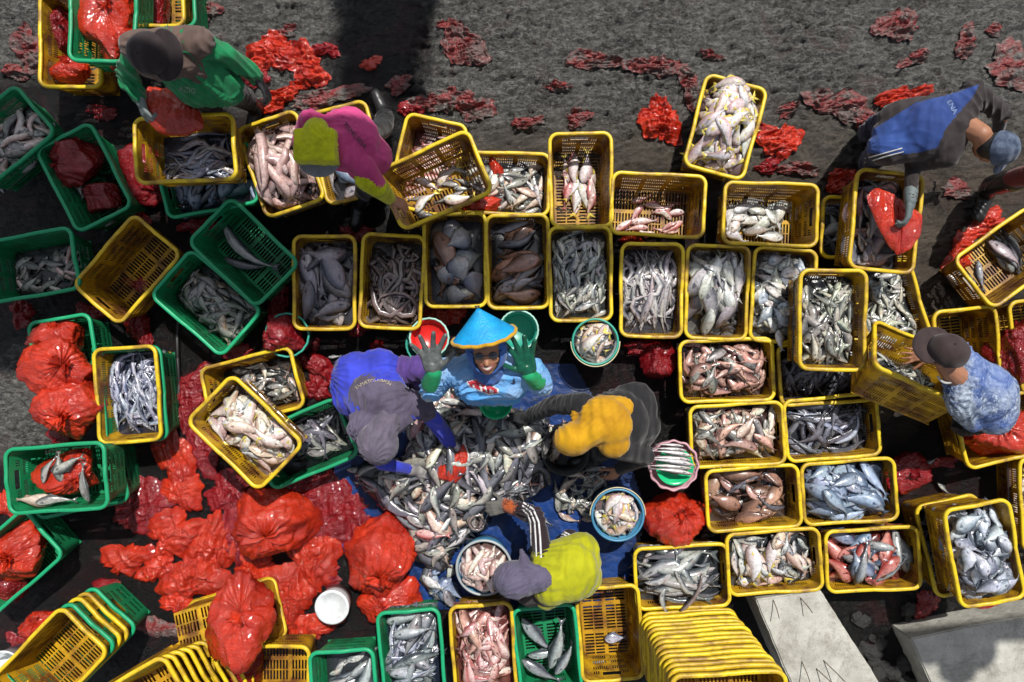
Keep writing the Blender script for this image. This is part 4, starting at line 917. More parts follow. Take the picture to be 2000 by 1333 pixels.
for a in [
 (905, 90, .13, .16, 20, 101, M_, 'muddy red bag flattened on grey mud right of the top dark shadow', .05),
 (535, 105, .20, .12, 20, 102, B, 'crumpled bright red bag right of the green sleeve', .07),
 (600, 130, .15, .12, -40, 103, B, 'crumpled red bag lying right of the bright one by the green sleeve', .07),
 (640, 190, .22, .07, 10, 104, M_, 'long muddy red strip of bag just above the pink shirt', .05),
 (545, 195, .12, .07, 20, 105, B, 'small red bag above the crate of long brownish fish', .07),
 (725, 125, .07, .04, 10, 106, B, 'small red scrap inside the dark shadow at the top', .04),
 (850, 200, .16, .08, 0, 107, M_, 'muddy red bag right of the black rubber boot', .06),
 (925, 210, .12, .10, -20, 108, M_, 'reddish bag left of the bare grey mud, upper middle', .07),
 (1155, 118, .20, .06, 5, 109, M_, 'faint muddy bag in the upper middle', .035),
 (1275, 130, .17, .07, -10, 110, M_, 'flattened dull red bag above the crate of pale pink fish', .04),
 (1345, 165, .07, .14, 10, 111, M_, 'muddy bag just left of the tilted crate of pale pink fish', .04),
 (1290, 238, .12, .17, 5, 112, B, 'creased red bag standing on mud left of the tilted crate', .11),
 (1130, 232, .10, .05, 0, 113, M_, 'half buried dull bag above the nearly empty upright crate', .03),
 (1522, 275, .13, .13, -20, 114, B, 'folded red bag right of the tilted crate of pale pink fish', .06),
 (1640, 205, .19, .12, -20, 115, M_, 'crumpled red bag left of the worker in blue', .09),
 (1705, 235, .13, .08, 0, 116, M_, 'dark crumpled bag touching the hip of the worker in blue', .08),
 (1762, 190, .17, .07, 20, 117, B, 'crumpled red bag above the back of the worker in blue', .08),
 (1752, 50, .15, .10, -20, 118, M_, 'muddy red bag flattened at the top right', .05),
 (1885, 85, .07, .10, -10, 119, M_, 'small dull red bag near the top right corner', .05),
 (1975, 130, .17, .14, -10, 120, M_, 'wide pale red bag at the right edge near the top', .05),
 (1645, 352, .10, .09, 0, 121, B, 'red bag above the crate with the held red bag', .08),
 (1785, 115, .1, .05, 20, 122, M_, 'thin dull bag between the two top right bags', .03),
 (1872, 500, .10, .14, -30, 123, B, 'red bag left of the slanted crate of big grey fish', .08),
 (1925, 440, .12, .09, 20, 124, B, 'red bag under the toe of the rubber boot at right', .07),
 (60, 100, .12, .14, 0, 125, M_, 'muddy pale red bag at the left of the top left crate', .04),
 (385, 25, .12, .09, 0, 126, M_, 'muddy bag right of the green crate at the top left', .05),
 (345, 900, .13, .24, 10, 127, B, 'long bright red strip of plastic left of the slanted crate', .08),
 (290, 985, .17, .16, 0, 128, D_, 'dark red plastic at the top left of the lower litter', .08),
 (250, 1090, .18, .10, 25, 129, B, 'bright red bag at the left end of the lower litter', .10),
 (420, 1060, .16, .22, -20, 130, B, 'bright tangled red plastic in the centre of the lower litter', .12),
 (400, 880, .12, .14, 0, 131, D_, 'dark plastic left of the corner of the slanted crate', .07),
 (655, 1000, .26, .20, 0, 132, D_, 'dark red translucent plastic below the dark green crate', .08),
 (610, 1080, .16, .26, 10, 133, B, 'bright red sheet right of the huge tied bag', .12),
 (500, 1110, .16, .12, 0, 134, B, 'bright red plastic below the huge tied bag', .12),
 (230, 1190, .10, .13, 20, 135, M_, 'dull muddy bag on grey ground above the leaning stack', .06),
 (310, 1225, .17, .07, -20, 136, M_, 'twisted dull red bag above the leaning stack', .06),
 (600, 1225, .22, .09, 0, 137, B, 'red plastic below the white lidded bucket', .10),
 (350, 1175, .14, .08, 0, 138, B, 'red bag left of the hanging bag', .08),
 (275, 640, .08, .14, 0, 139, D_, 'dark red bag under the slanted empty crate', .10),
 (45, 612, .09, .08, 0, 140, D_, 'dark red bag left of the heap on the left', .10),
 (545, 590, .08, .12, 0, 141, D_, 'dark red bag left of the crate of large grey snappers', .08),
 (620, 715, .17, .06, -40, 142, D_, 'folded red bag between the purple worker and the crate of scraps', .10),
 (620, 755, .10, .08, -30, 143, D_, 'dark folded plastic under the folded red bag', .06),
 (385, 745, .12, .10, 10, 144, D_, 'dark red plastic left of the crate of grey scraps', .07),
 (868, 615, .12, .09, 0, 145, B, 'red plastic above the red bowl', .09),
 (740, 680, .06, .05, 0, 146, D_, 'small dark red bag above the purple worker', .07),
 (1235, 470, .07, .04, 0, 147, B, 'small bright red bag between crates in the middle row', .12),
 (1232, 560, .03, .10, 0, 148, M_, 'red strip between two middle crates', .08),
 (1250, 678, .12, .05, 0, 149, D_, 'dark red scrap below the crate of long shiny fish', .06),
 (1808, 1180, .09, .08, 0, 150, D_, 'dark red bag below the crate of red and blue fish', .06),
 (1940, 1195, .12, .04, 0, 151, D_, 'dark red bag beneath the crate of round silver fish', .05),
 (1830, 905, .16, .03, 5, 152, D_, 'thin dark red film on black mud below the tipped crate', .03),
 (390, 440, .12, .05, 0, 153, D_, 'dark red plastic above the green crate with the long fish', .05),
 (270, 425, .08, .05, 0, 154, D_, 'dark red plastic above the slanted empty crate', .06),
 (700, 455, .12, .05, 0, 155, D_, 'dark plastic between pink worker and the eel crate', .04),
 (12, 985, .06, .10, 0, 156, B, 'red scrap between the two left edge crates', .05),
 (330, 560, .08, .10, 0, 157, D_, 'dark red plastic between the green crate of dull fish and the empty crate', .05),
 (1030, 240, .10, .05, 0, 158, M_, 'muddy scrap above the crate of silver fish', .03),
 (780, 165, .10, .05, 30, 159, M_, 'dull red scrap under the dark shadow near the boot', .04),
 (1540, 215, .09, .04, 30, 160, M_, 'dull scrap between the tilted crate and the crumpled bags', .03),
 (565, 1165, .17, .20, 10, 161, B, 'wide bright red sheet left of the white lidded bucket', .16),
 (385, 1125, .20, .18, 20, 162, B, 'bright red sheet in the middle of the lower left litter', .15),
 (345, 1040, .21, .15, 30, 163, B, 'bright red sheet in the upper part of the lower left litter', .13),
 (470, 1050, .15, .22, -10, 164, D_, 'dark red sheet between the tied bag and the litter', .08),
 (450, 960, .18, .12, 10, 165, D_, 'dark red film beneath the slanted crate corner', .06),
 (360, 960, .12, .15, 0, 166, B, 'narrow red film at the top of the litter', .09),
 (370, 790, .10, .14, 0, 167, D_, 'dark red film between the slim fish crate and the slanted crate', .07),
 (250, 1000, .10, .12, 0, 168, D_, 'dark film right of the left green crates', .05),
 (600, 960, .17, .10, 10, 169, D_, 'dark translucent film just below the dark green crate', .06),
 (700, 1040, .10, .14, 0, 170, D_, 'dark film at the left of the tall glossy bag', .06),
 (640, 1120, .10, .08, 0, 171, D_, 'dark scrap above the white lidded bucket', .05),
 (520, 1250, .16, .08, 0, 172, D_, 'dark red film above the bottom edge yellow crate', .10),
 (430, 1180, .15, .14, 0, 173, B, 'red sheet spilling over the overturned crate', .16),
 (310, 1110, .12, .10, 40, 174, B, 'small bright sheet in the litter left of centre', .11),
 (700, 640, .08, .05, 0, 175, D_, 'dark film above the purple worker near the snapper crate', .04),
 (180, 610, .10, .06, 0, 176, D_, 'dark scrap under the slanted empty crate, left side', .05),
 (400, 460, .08, .05, 0, 177, D_, 'dark scrap beside the green crate of the long fish', .05),
 (200, 220, .10, .05, 0, 178, D_, 'dark scrap on black mud below the top left crates', .03),
 (1430, 420, .03, .10, 0, 179, D_, 'dark strip left of the crate of white fish', .03),
 (460, 690, .12, .10, 0, 180, D_, 'dark red film below the crate of dull grey fish', .05),
 (30, 1250, .06, .05, 0, 181, D_, 'dark scrap at the lower left edge', .03),
 (500, 150, .10, .06, -30, 182, D_, 'dark red shred between the green sleeve cuff and the crumpled bags', .05),
 (560, 60, .07, .04, 10, 183, M_, 'faint shred on grey mud above the bright crumpled bag', .03),
 (640, 100, .08, .05, -20, 184, D_, 'dark red shred right of the crumpled red bags at upper left', .05),
 (590, 165, .12, .05, 15, 185, B, 'thin red strip between the crumpled bags and the muddy strip', .05),
 (30, 140, .07, .05, 0, 186, M_, 'muddy shred at the left edge near the top', .03),
 (50, 70, .06, .08, 0, 187, M_, 'faint pink shred left of the top left crate', .03),
 (880, 55, .08, .04, 0, 188, M_, 'faint shred right of the top dark shadow', .03),
 (800, 215, .08, .05, 0, 189, D_, 'dark shred just right of the rubber boot', .05),
 (1090, 170, .10, .03, 0, 190, M_, 'thin faint shred in the upper middle of the mud', .025),
 (1390, 110, .08, .03, -10, 191, M_, 'thin shred above the top rim of the tilted crate', .025),
 (1480, 250, .05, .08, 0, 192, D_, 'dark shred against the right side of the tilted crate', .05),
 (1560, 330, .12, .05, 0, 193, M_, 'muddy shred above the crate of white fish', .03),
 (1500, 325, .08, .05, 0, 194, D_, 'dark red shred below the folded red bag', .04),
 (1830, 300, .06, .04, 0, 195, M_, 'small muddy shred under the chest of the worker in blue', .025),
 (1870, 370, .10, .06, 0, 196, M_, 'muddy shred left of the rubber boot at right', .03),
 (1940, 60, .06, .04, 0, 197, M_, 'tiny shred in the top right corner area', .025),
 (270, 555, .10, .05, 0, 198, D_, 'dark shred right of the slanted empty crate', .04),
 (610, 670, .06, .04, 0, 199, D_, 'dark shred right of the round dark bucket', .04)]:
    px, py, rx, ry, an, sd, mt, lb, h = a; bag_flat(px, py, rx, ry, an, sd, mt, lb, h=h)
# ---------------------------------------------------------------- people
def kid(o, root):
    o.parent = root; o.matrix_parent_inverse = root.matrix_world.inverted() if root.matrix_world != Matrix.Identity(4) else Matrix.Translation(root.location).inverted(); return o
def wrinkle(x, y, seed, f):
    """drapery: ridges that fan out from a few points where the cloth is pulled"""
    r = np.random.RandomState(seed); z = np.zeros_like(x); cx, cy = (x.min()+x.max())/2, (y.min()+y.max())/2; sx, sy = (x.max()-x.min())/2, (y.max()-y.min())/2
    a0 = r.rand()*6.28; sp_ = max(sx, sy)
    for i in range(5):
        a = a0+i*1.2566*1.6+r.normal()*.3; fx, fy = cx+math.cos(a)*sx*1.05, cy+math.sin(a)*sy*1.05
        d = np.hypot(x-fx, y-fy)+.02; th = np.arctan2(y-fy, x-fx)
        t = np.abs(((th*(f*.42+2.5*r.rand())+.35*np.sin(d*13+r.rand()*6)+.25*np.sin(th*5+r.rand()*6)) % 1)-.5)*2
        m = np.clip(1.25-d/(sp_*1.15), 0, 1)*np.clip(d/.10, 0, 1)*np.clip(.45+.9*vnoise(x, y, seed*7+i, 5), 0, 1); z += (t**2.2)*m*(.9 if i % 2 else 1.2)*(1 if i < 3 else .5)
    return z-.45+.25*vnoise(x, y, seed+50, 6)
def solid(mb, name, mats, root, voxel=.01, sm=6, amp=0., f=7., seed=1, matfn=None, aniso=None):
    me = mkmesh('t', mb.V, mb.F, mats, True); t = bpy.data.objects.new('t', me); COL.objects.link(t)
    m = t.modifiers.new('r', 'REMESH'); m.mode = 'VOXEL'; m.voxel_size = voxel if voxel < .009 else voxel*.85
    if sm: s = t.modifiers.new('s', 'SMOOTH'); s.factor = .5; s.iterations = sm
    dg = bpy.context.evaluated_depsgraph_get(); dg.update(); ev = t.evaluated_get(dg); out = bpy.data.meshes.new_from_object(ev)
    bpy.data.objects.remove(t); n = len(out.vertices); co_ = np.zeros(n*3); out.vertices.foreach_get('co', co_); co_ = co_.reshape(-1, 3)
    if amp:
        nn = np.zeros(n*3); out.vertices.foreach_get('normal', nn); nn = nn.reshape(-1, 3); x, y, z = co_.T
        d = wrinkle(x+z*.5, y-z*.5, seed, f)+vnoise(x+z, y-z, seed, f*.9)*.12
        co_ += nn*(d*amp*2.0)[:, None]; out.vertices.foreach_set('co', co_.ravel())
    out.polygons.foreach_set('use_smooth', np.ones(len(out.polygons), bool))
    if not out.materials: 
        for mm in (mats if isinstance(mats, list) else [mats]): out.materials.append(mm)
    if matfn:
        c = np.array([p.center[:] for p in out.polygons]); out.polygons.foreach_set('material_index', matfn(c).astype(np.int32))
    out.update(); o = link(name, out); kid(o, root); return o
def hand(mb, w, d, n, sc=1., curl=.25, spread=.12, side=1, r=.0092):
    w = Vector(w); d = Vector(d).normalized(); n = Vector(n); n = (n-d*n.dot(d)).normalized(); s = d.cross(n)*side
    P_ = lambda a, b, c: w+d*a*sc+s*b*sc+n*c*sc
    mb.capsule(P_(0, 0, 0), .026*sc, P_(.03, 0, 0), .026*sc)
    for b in (-.028, -.009, .010, .028): mb.capsule(P_(.02, b*.75, 0), .016*sc, P_(.088-abs(b-.004)*.25, b, 0), .0135*sc)
    mb.capsule(P_(.03, .022, .004), .017*sc, P_(.055, .02, .006), .014*sc)
    for i, (b, L) in enumerate(((-.030, .060), (-.010, .076), (.010, .082), (.029, .073))):
        p = P_(.088-abs(b-.004)*.25, b, 0); dd = (d+s*(b/.03)*spread*1.4).normalized()
        for j, fr in enumerate((.46, .31, .23)):
            a = curl*(1+.25*i*(-1)**i*.4)*(.6+.5*j); ax = dd.cross(n).normalized(); dd = (Matrix.Rotation(a, 3, ax)@dd).normalized()
            q = p+dd*L*fr*sc*1.05; mb.capsule(p, r*(1-.07*j)*sc, q, r*(.93-.07*j)*sc, 10); p = q
    p = P_(.022, .024, .004); dd = (d*.62+s*.78+n*.25).normalized()
    for j, L in enumerate((.042, .032, .026)):
        q = p+dd*L*sc; mb.capsule(p, (.0125-.0012*j)*sc, q, (.0115-.0012*j)*sc, 10); p = q; dd = (dd+d*.25+n*.10*(1+curl)).normalized()
SKIN = simple('brown_skin', (.30, .135, .075), .5, .18, 25, .4); SKIN2 = simple('lighter_brown_skin', (.34, .155, .085), .45, .15, 25, .4)  # two skin tones, the second slightly lighter
BOOT = simple('black_boot_rubber', (.018, .018, .018), .32, .3, 10, .5); HAIR = simple('black_hair', (.01, .009, .009), .5, .3, 60)
def V3(t): return P(*t)
def torso(mb, J, k=1., g=0.):
    sL, sR, hip = V3(J['sL']), V3(J['sR']), V3(J['hip']); nk = V3(J['neck']); ax = (sL-sR).normalized(); mid = (sL+sR)/2
    mb.capsule(sL.lerp(mid, .18), .062*k+g, sR.lerp(mid, .18), .062*k+g)
    for t in (-.085, 0, .085):
        mb.capsule(mid+ax*t+(hip-mid)*.08, .085*k+g, hip+ax*t*.95, .098*k+g)
    mb.capsule(mid.lerp(hip, .1), .10*k+g, mid.lerp(hip, .75), .105*k+g)
    if J.get('bulge'): mb.ell(mid.lerp(hip, .5)+Vector(J['bulge']), (.16*k, .16*k, .12*k))
def sleeves(mb, J, g=0., part=1., which='LR'):
    for q in which:
        s, e, w = V3(J['s'+q]), V3(J['e'+q]), V3(J['w'+q]); mb.capsule(s, .055+g, e, .043+g)
        if part > .5: mb.capsule(e, .044+g, e.lerp(w, min(1, part)), .032+g)
def legs(mb, J, g=0., shin=1.):
    hip = V3(J['hip']); ax = (V3(J['sL'])-V3(J['sR'])).normalized()
    for q, sg in (('L', 1), ('R', -1)):
        h = hip+ax*.075*sg; k_, f_ = V3(J['k'+q]), V3(J['f'+q]); mb.capsule(h, .078+g, k_, .060+g); mb.capsule(k_, .060+g, k_.lerp(f_, shin), .042+g)
    mb.capsule(hip+ax*.07, .082+g, hip-ax*.07, .082+g)
def boots(J, root, mat=BOOT, name='boot'):
    for q in 'LR':
        k_, f_ = V3(J['k'+q]), V3(J['f'+q]); t = Vector(J.get('toe'+q, J.get('toe', (0, -1, 0)))).normalized(); mb = MB()
        top = f_.lerp(k_, .62); mb.capsule(top, .062, f_+Vector((0, 0, .04)), .048); mb.capsule(f_+Vector((0, 0, .045)), .047, f_+t*.13+Vector((0, 0, .038)), .040); mb.capsule(f_-t*.03+Vector((0, 0, .02)), .04, f_+t*.15+Vector((0, 0, .018)), .036)
        solid(mb, name, mat, root, .010, 5, .0015, 8, 3)
def body(J, root, bare=(), skin=SKIN, hsz=1.):
    mb = MB(); torso(mb, J, .86); sleeves(mb, J, -.008); legs(mb, J, -.012)
    nk, hd = V3(J['neck']), V3(J['head']); u = Vector(J['up']).normalized(); f = Vector(J['face']); f = (f-u*f.dot(u)).normalized(); s = u.cross(f)
    mid = (V3(J['sL'])+V3(J['sR']))/2; mb.capsule(mid, .07, nk, .052); mb.capsule(nk, .052, hd-u*.03-f*.01, .055)
    R = Matrix((s, f, u)).transposed()
    mb.ell(hd+u*.02-f*.01, (.072*hsz, .090*hsz, .095*hsz), R); mb.ell(hd-u*.035+f*.02, (.058, .064, .072), R); mb.ell(hd-u*.085+f*.045, (.030, .028, .024), R)
    mb.capsule(hd+f*.075+u*.01, .009, hd+f*.094-u*.022, .0145); mb.ell(hd+f*.078-u*.026+s*.010, (.011, .012, .010), R); mb.ell(hd+f*.078-u*.026-s*.010, (.011, .012, .010), R)
    for sg in (1, -1):
        mb.ell(hd+s*.074*sg*hsz-f*.012-u*.004, (.008, .018, .030), R); mb.ell(hd+f*.05-u*.022+s*.038*sg, (.024, .024, .022), R)
    for q in 'LR':
        w = V3(J['w'+q]); hh = J['h'+q]; e = V3(J['e'+q]); d = Vector(hh[0]); n = Vector(hh[1])
        if q in bare: hand(mb, w, d, n, hsz*.98, hh[2], hh[3], hh[4])
        else: mb.capsule(w, .024, w+d.normalized()*.045, .019)
    solid(mb, 'body', skin, root, .0065, 3)
    return hd, u, f, s, R
def gloves(J, root, which, mat, sc=1.06, cuff=.06, cuffmat=None):
    for q in which:
        mb = MB(); w, e = V3(J['w'+q]), V3(J['e'+q]); hh = J['h'+q]; hand(mb, w, hh[0], hh[1], sc, hh[2], hh[3], hh[4], .0118)
        mb.capsule(w, .034, w.lerp(e, cuff/(e-w).length), .040); solid(mb, 'glove', mat, root, .0062, 2, .0012, 20, 5)
def cap(root, hd, u, f, R, mat, brim=.075, name='cap', full=False, buttonmat=None, k=1.):
    mb = MB(); n = 36; V = []; F = []
    for i in range(11):
        t = math.pi/2*i/10*.98
        for j in range(n):
            p = 6.283*j/n; pu = 1+.012*math.cos(6*p); v = Vector((.094*k*math.cos(p)*math.cos(t)*pu, .106*k*math.sin(p)*math.cos(t)*pu, .098*math.sin(t)**.9)); V.append(hd+u*.030-f*.012+R@v)
    for i in range(10):
        for j in range(n): j2 = (j+1) % n; F.append((i*n+j, i*n+j2, (i+1)*n+j2, (i+1)*n+j))
    mb.add(V, F); V = []; F = []; span = math.pi if full else 1.25; m = 40
    for side in (0, .005):
        for r_ in range(6):
            for j in range(m+1):
                a = math.pi/2-span+2*span*j/m; w = 1 if full else max(0, math.cos((a-math.pi/2)/span*math.pi/2))**.45
                q = r_/5*brim*w; v = Vector(((.092*k+q)*math.cos(a), (.104*k+q)*math.sin(a), .004-.10*q*(1 if full else (1+2.*abs(math.cos(a))))+side)); V.append(hd+u*.030-f*.012+R@v)
    W = m+1; T = 6*W
    for r_ in range(5):
        for j in range(m): F += [(r_*W+j, r_*W+j+1, (r_+1)*W+j+1, (r_+1)*W+j), (T+r_*W+j, T+(r_+1)*W+j, T+(r_+1)*W+j+1, T+r_*W+j+1)]
    for j in range(m): F.append((5*W+j, 5*W+j+1, T+5*W+j+1, T+5*W+j))
    b = MB().add(V, F); o = kid(mb.build(name, mat), root); kid(b.build('brim', mat), root)
    if buttonmat: kid(MB().ell(hd+u*.127-f*.012, (.008, .008, .005), R).build('button', buttonmat), root)
    return o
def ray_pt(bvh, px, py):
    o_ = Vector((0, 0, CAMH)); d = (P(px, py, 0)-o_).normalized(); h = bvh.ray_cast(o_, d); return (h[0], h[1]) if h[0] is not None else None
def ribbon(root, objs, pts, w, mat, name='stripe', lift=.003):
    V = []; F = []
    for o in objs: V += [tuple(v.co) for v in o.data.vertices]
    off = 0; FF = []
    for o in objs:
        FF += [tuple(i+off for i in p.vertices) for p in o.data.polygons]; off += len(o.data.vertices)
    bv = BVHTree.FromPolygons(V, FF); S = []
    for i in range(len(pts)-1):
        a, b = pts[i], pts[i+1]; m = max(2, int(math.hypot(b[0]-a[0], b[1]-a[1])/2.5))
        for j in range(m): t = j/m; S.append((a[0]*(1-t)+b[0]*t, a[1]*(1-t)+b[1]*t))
    S.append(pts[-1]); L = []
    for s in S:
        h = ray_pt(bv, *s)
        if h: L.append(h)
    mb = MB(); prev = None
    for i in range(len(L)-1):
        p, n = L[i]; q, n2 = L[i+1]; d = q-p
        if d.length > .03 or d.length < 1e-5: prev = None; continue
        sd = d.cross(n).normalized()*w/2; b = len(mb.V)
        mb.add([p+n*lift+sd, p+n*lift-sd, q+n2*lift+sd, q+n2*lift-sd, p-n*lift+sd, p-n*lift-sd, q-n2*lift+sd, q-n2*lift-sd], [(0, 1, 3, 2), (0, 2, 6, 4), (1, 5, 7, 3)])
    if mb.V: return kid(mb.build(name, mat), root)
def text_on(root, objs, s, px, py, size, ang, mat, name='lettering', bend=0):
    cu = bpy.data.curves.new('t', 'FONT'); cu.body = s; cu.size = 1; cu.align_x = 'CENTER'; cu.resolution_u = 2; t = bpy.data.objects.new('t', cu); COL.objects.link(t)
    dg = bpy.context.evaluated_depsgraph_get(); dg.update(); me = bpy.data.meshes.new_from_object(t.evaluated_get(dg)); bpy.data.objects.remove(t)
    bm = bmesh.new(); bm.from_mesh(me); bmesh.ops.subdivide_edges(bm, edges=[e for e in bm.edges if e.calc_length() > .12], cuts=2); bmesh.ops.triangulate(bm, faces=bm.faces); bm.to_mesh(me); bm.free()
    V = []; FF = []; off = 0
    for o in objs: V += [tuple(v.co) for v in o.data.vertices]; FF += [tuple(i+off for i in p.vertices) for p in o.data.polygons]; off += len(o.data.vertices)
    bv = BVHTree.FromPolygons(V, FF); ca, sa = math.cos(rad(ang)), math.sin(rad(ang)); ok = {}
    for v in me.vertices:
        x, y = v.co.x*size, v.co.y*size
        if bend: th_ = x/bend; x, y = (bend+y)*math.sin(th_), (bend+y)*math.cos(th_)-bend
        h = ray_pt(bv, px+x*ca-y*sa, py-(x*sa+y*ca))
        if h: v.co = h[0]+h[1]*.0035; ok[v.index] = 1
        else: v.co = (0, 0, -1)
    bm = bmesh.new(); bm.from_mesh(me); bm.verts.ensure_lookup_table(); bmesh.ops.delete(bm, geom=[v for v in bm.verts if v.co.z < -.5], context='VERTS')
    bmesh.ops.delete(bm, geom=[f for f in bm.faces if max(e.calc_length() for e in f.edges) > .05], context='FACES'); bm.to_mesh(me); bm.free()
    me.materials.append(mat); return kid(link(name, me), root)
def person(label, J):
    f = (V3(J['fL'])+V3(J['fR']))/2; root = empty('person', (f.x, f.y, 0)); root.matrix_world = Matrix.Translation((f.x, f.y, 0))
    tag(root, label, 'person', 'market workers around the crates'); return root
def bag_held(pts, z, label, mat, seed, th=.05, zs=None):
    """a bag hanging from a hand: pleated sheet with front and back"""
    c = [sum(p[0] for p in pts)/len(pts), sum(p[1] for p in pts)/len(pts)]; n = len(pts); top = np.array(pts, float); NRr = 22; m = 120; V = []
    t = np.linspace(0, n, m, endpoint=False); i0 = t.astype(int) % n; fr = (t-t.astype(int))[:, None]; out = top[i0]*(1-fr)+top[(i0+1) % n]*fr
    for _ in range(6): out = (np.roll(out, 1, 0)+out*2+np.roll(out, -1, 0))/4
    zz = z if zs is None else None
    for side in (1, -1):
        for r_ in range(NRr+1):
            q = r_/NRr
            for k in range(m):
                x = c[0]+(out[k, 0]-c[0])*q; y = c[1]+(out[k, 1]-c[1])*q; zb = z if zs is None else zs(x, y); p = P(x, y, zb); V.append([p.x, p.y, zb+side*th*math.sqrt(max(0, 1-q*q))])
    V = np.array(V); d = folds(V[:, 0]*1.8, V[:, 1]*.5, seed, 12, 5, 1.2)*.022+folds(V[:, 0], V[:, 1]*.6, seed+1, 26, 6)*.007; V[:, 2] += d
    F = []; H_ = (NRr+1)*m
    for s in (0, 1):
        for r_ in range(NRr):
            for k in range(m):
                k2 = (k+1) % m; a, b, c_, d_ = s*H_+r_*m+k, s*H_+r_*m+k2, s*H_+(r_+1)*m+k2, s*H_+(r_+1)*m+k; F.append((a, b, c_, d_) if s else (a, d_, c_, b))
    o = link('plastic_bag', mkmesh('bag', V-V.mean(0), F, mat)); o.location = V.mean(0).tolist(); tag(o, label, 'plastic bag'); return o
def C_(name, c, **k): return cloth(name, lin(c), **k)
bpy.context.view_layer.update()

# 1. brown-capped worker in green, top left
J = dict(sL=(382, 84, 1.10), sR=(262, 92, 1.06), neck=(322, 92, 1.18), head=(306, 106, 1.24), hip=(408, 172, .78), eL=(448, 110, .95), eR=(248, 150, .82), wL=(500, 150, .72), wR=(272, 190, .76),
         kL=(465, 185, .42), kR=(410, 205, .42), fL=(505, 215, .02), fR=(440, 235, .02), up=(-.28, -.30, .9), face=(-.45, -.7, -.4), toe=(-.3, -1, 0),
         hL=((.5, -.8, -.5), (-.6, -.3, -.2), .5, .1, 1), hR=((.25, -.9, -.2), (.6, .1, -.5), .8, .05, -1))
r = person('worker in brown cap and green shirt lifting a red bag, top left', J); hd, u, f, s, R = body(J, r)
gr = C_('green_shirt_cloth', (18, 130, 78), rough=.6); br = C_('brown_vest_cloth', (98, 80, 72)); dk = C_('black_trouser_cloth', (22, 22, 24), rough=.6)
mb = MB(); torso(mb, J, 1.08, .004); sleeves(mb, J, .010); sh = solid(mb, 'shirt', gr, r, .010, 7, .011, 6, 11)
mb = MB(); a, b = V3((388, 82, 1.10)), V3((262, 90, 1.07)); mb.capsule(a, .082, b, .082); mb.capsule(V3((365, 110, 1.02)), .115, V3((300, 115, 1.02)), .115); mb.capsule(V3((375, 105, 1.0)), .10, V3((385, 130, .95)), .10); solid(mb, 'vest', br, r, .010, 9, .008, 5, 12)
mb = MB(); legs(mb, J, .012, .8); solid(mb, 'trousers', dk, r, .012, 7, .010, 7, 13); boots(J, r)
gloves(J, r, 'R', simple('grey_glove_rubber', lin((110, 118, 116)), .5), 1.12, .08); gloves(J, r, 'L', simple('black_glove', (.02, .02, .022), .4))
mc = C_('brown_cap_cloth', (42, 31, 33)); f2 = Vector((.95, -.1, 0)); f2 = (f2-u*f2.dot(u)).normalized(); cap(r, hd, u, f2, Matrix((u.cross(f2), f2, u)).transposed(), mc, .075, buttonmat=mc, k=1.10)
text_on(r, [sh], 'AZIG', 365, 180, 15, -10, simple('faded_print', (.25, .3, .26), .7), 'lettering')
bag_held([(290, 168), (330, 175), (355, 200), (390, 215), (400, 250), (360, 268), (310, 262), (285, 235), (278, 205)], .68, 'dark red bag lifted by the gloved hand of the brown-capped worker', MAT['bag'], 71, .06)

# 2. worker in pink
J = dict(sL=(607, 238, 1.02), sR=(706, 322, 1.02), neck=(644, 284, 1.08), head=(622, 284, 1.08), hip=(706, 288, .86), eL=(590, 282, .75), eR=(738, 366, .92), wL=(588, 300, .5), wR=(762, 388, .64),
         kL=(748, 252, .45), kR=(716, 360, .45), fL=(752, 224, .03), fR=(704, 402, .03), up=(-.55, .15, .75), face=(-.6, -.5, -.6), toeL=(-.45, 1, 0), toeR=(-.2, -1, 0), bulge=(.0, .02, .03),
         hL=((-.2, -.4, -.8), (.6, 0, 0), .5, .1, 1), hR=((.75, -.35, -.25), (-.2, -.5, -.7), .9, .05, -1))
r = person('worker in pink shirt and yellow green sun hat bent over a crate', J); hd, u, f, s, R = body(J, r, 'R')
pk = C_('pink_shirt_cloth', (200, 70, 128), c2=lin((172, 48, 104)), sc=4); yl = C_('lime_cloth', (196, 198, 12), fs=.6)
mb = MB(); torso(mb, J, 1.12, .006); sleeves(mb, J, .016, .1); mb.capsule(V3((700, 280, .90)), .13, V3((712, 322, .86)), .11); sh = solid(mb, 'shirt', pk, r, .010, 8, .010, 6, 21)
mb = MB(); e, w = V3(J['eR']), V3(J['wR']); mb.capsule(V3((714, 350, .97)), .066, e, .060); mb.capsule(e, .058, w.lerp(e, .05), .044); solid(mb, 'sleeve_cover', yl, r, .009, 5, .007, 9, 22)
mb = MB(); legs(mb, J, .012, .8); solid(mb, 'trousers', dk, r, .012, 7, .010, 7, 23); boots(J, r)
mb = MB(); mb.ell(hd+u*.02, (.105, .115, .10), R); mb.capsule(hd+Vector((0, .055, .06)), .065, hd+Vector((0, .07, .03)), .07); mb.box(hd+Vector((0, -.02, .035)), (.108, .085, .065)); solid(mb, 'hat', yl, r, .008, 9, .005, 5, 24)
gm = C_('grey_brim_cloth', (120, 120, 124), fs=.3); mb = MB(); Rb = Matrix.Rotation(rad(18), 3, 'X'); mb.ell(hd+Vector((0, -.085, .0)), (.112, .085, .010), Rb); solid(mb, 'brim', gm, r, .005, 2)
text_on(r, [sh], 'TISMILSESA', 690, 268, 13, -48, simple('black_print', (.02, .015, .02), .6), 'lettering')

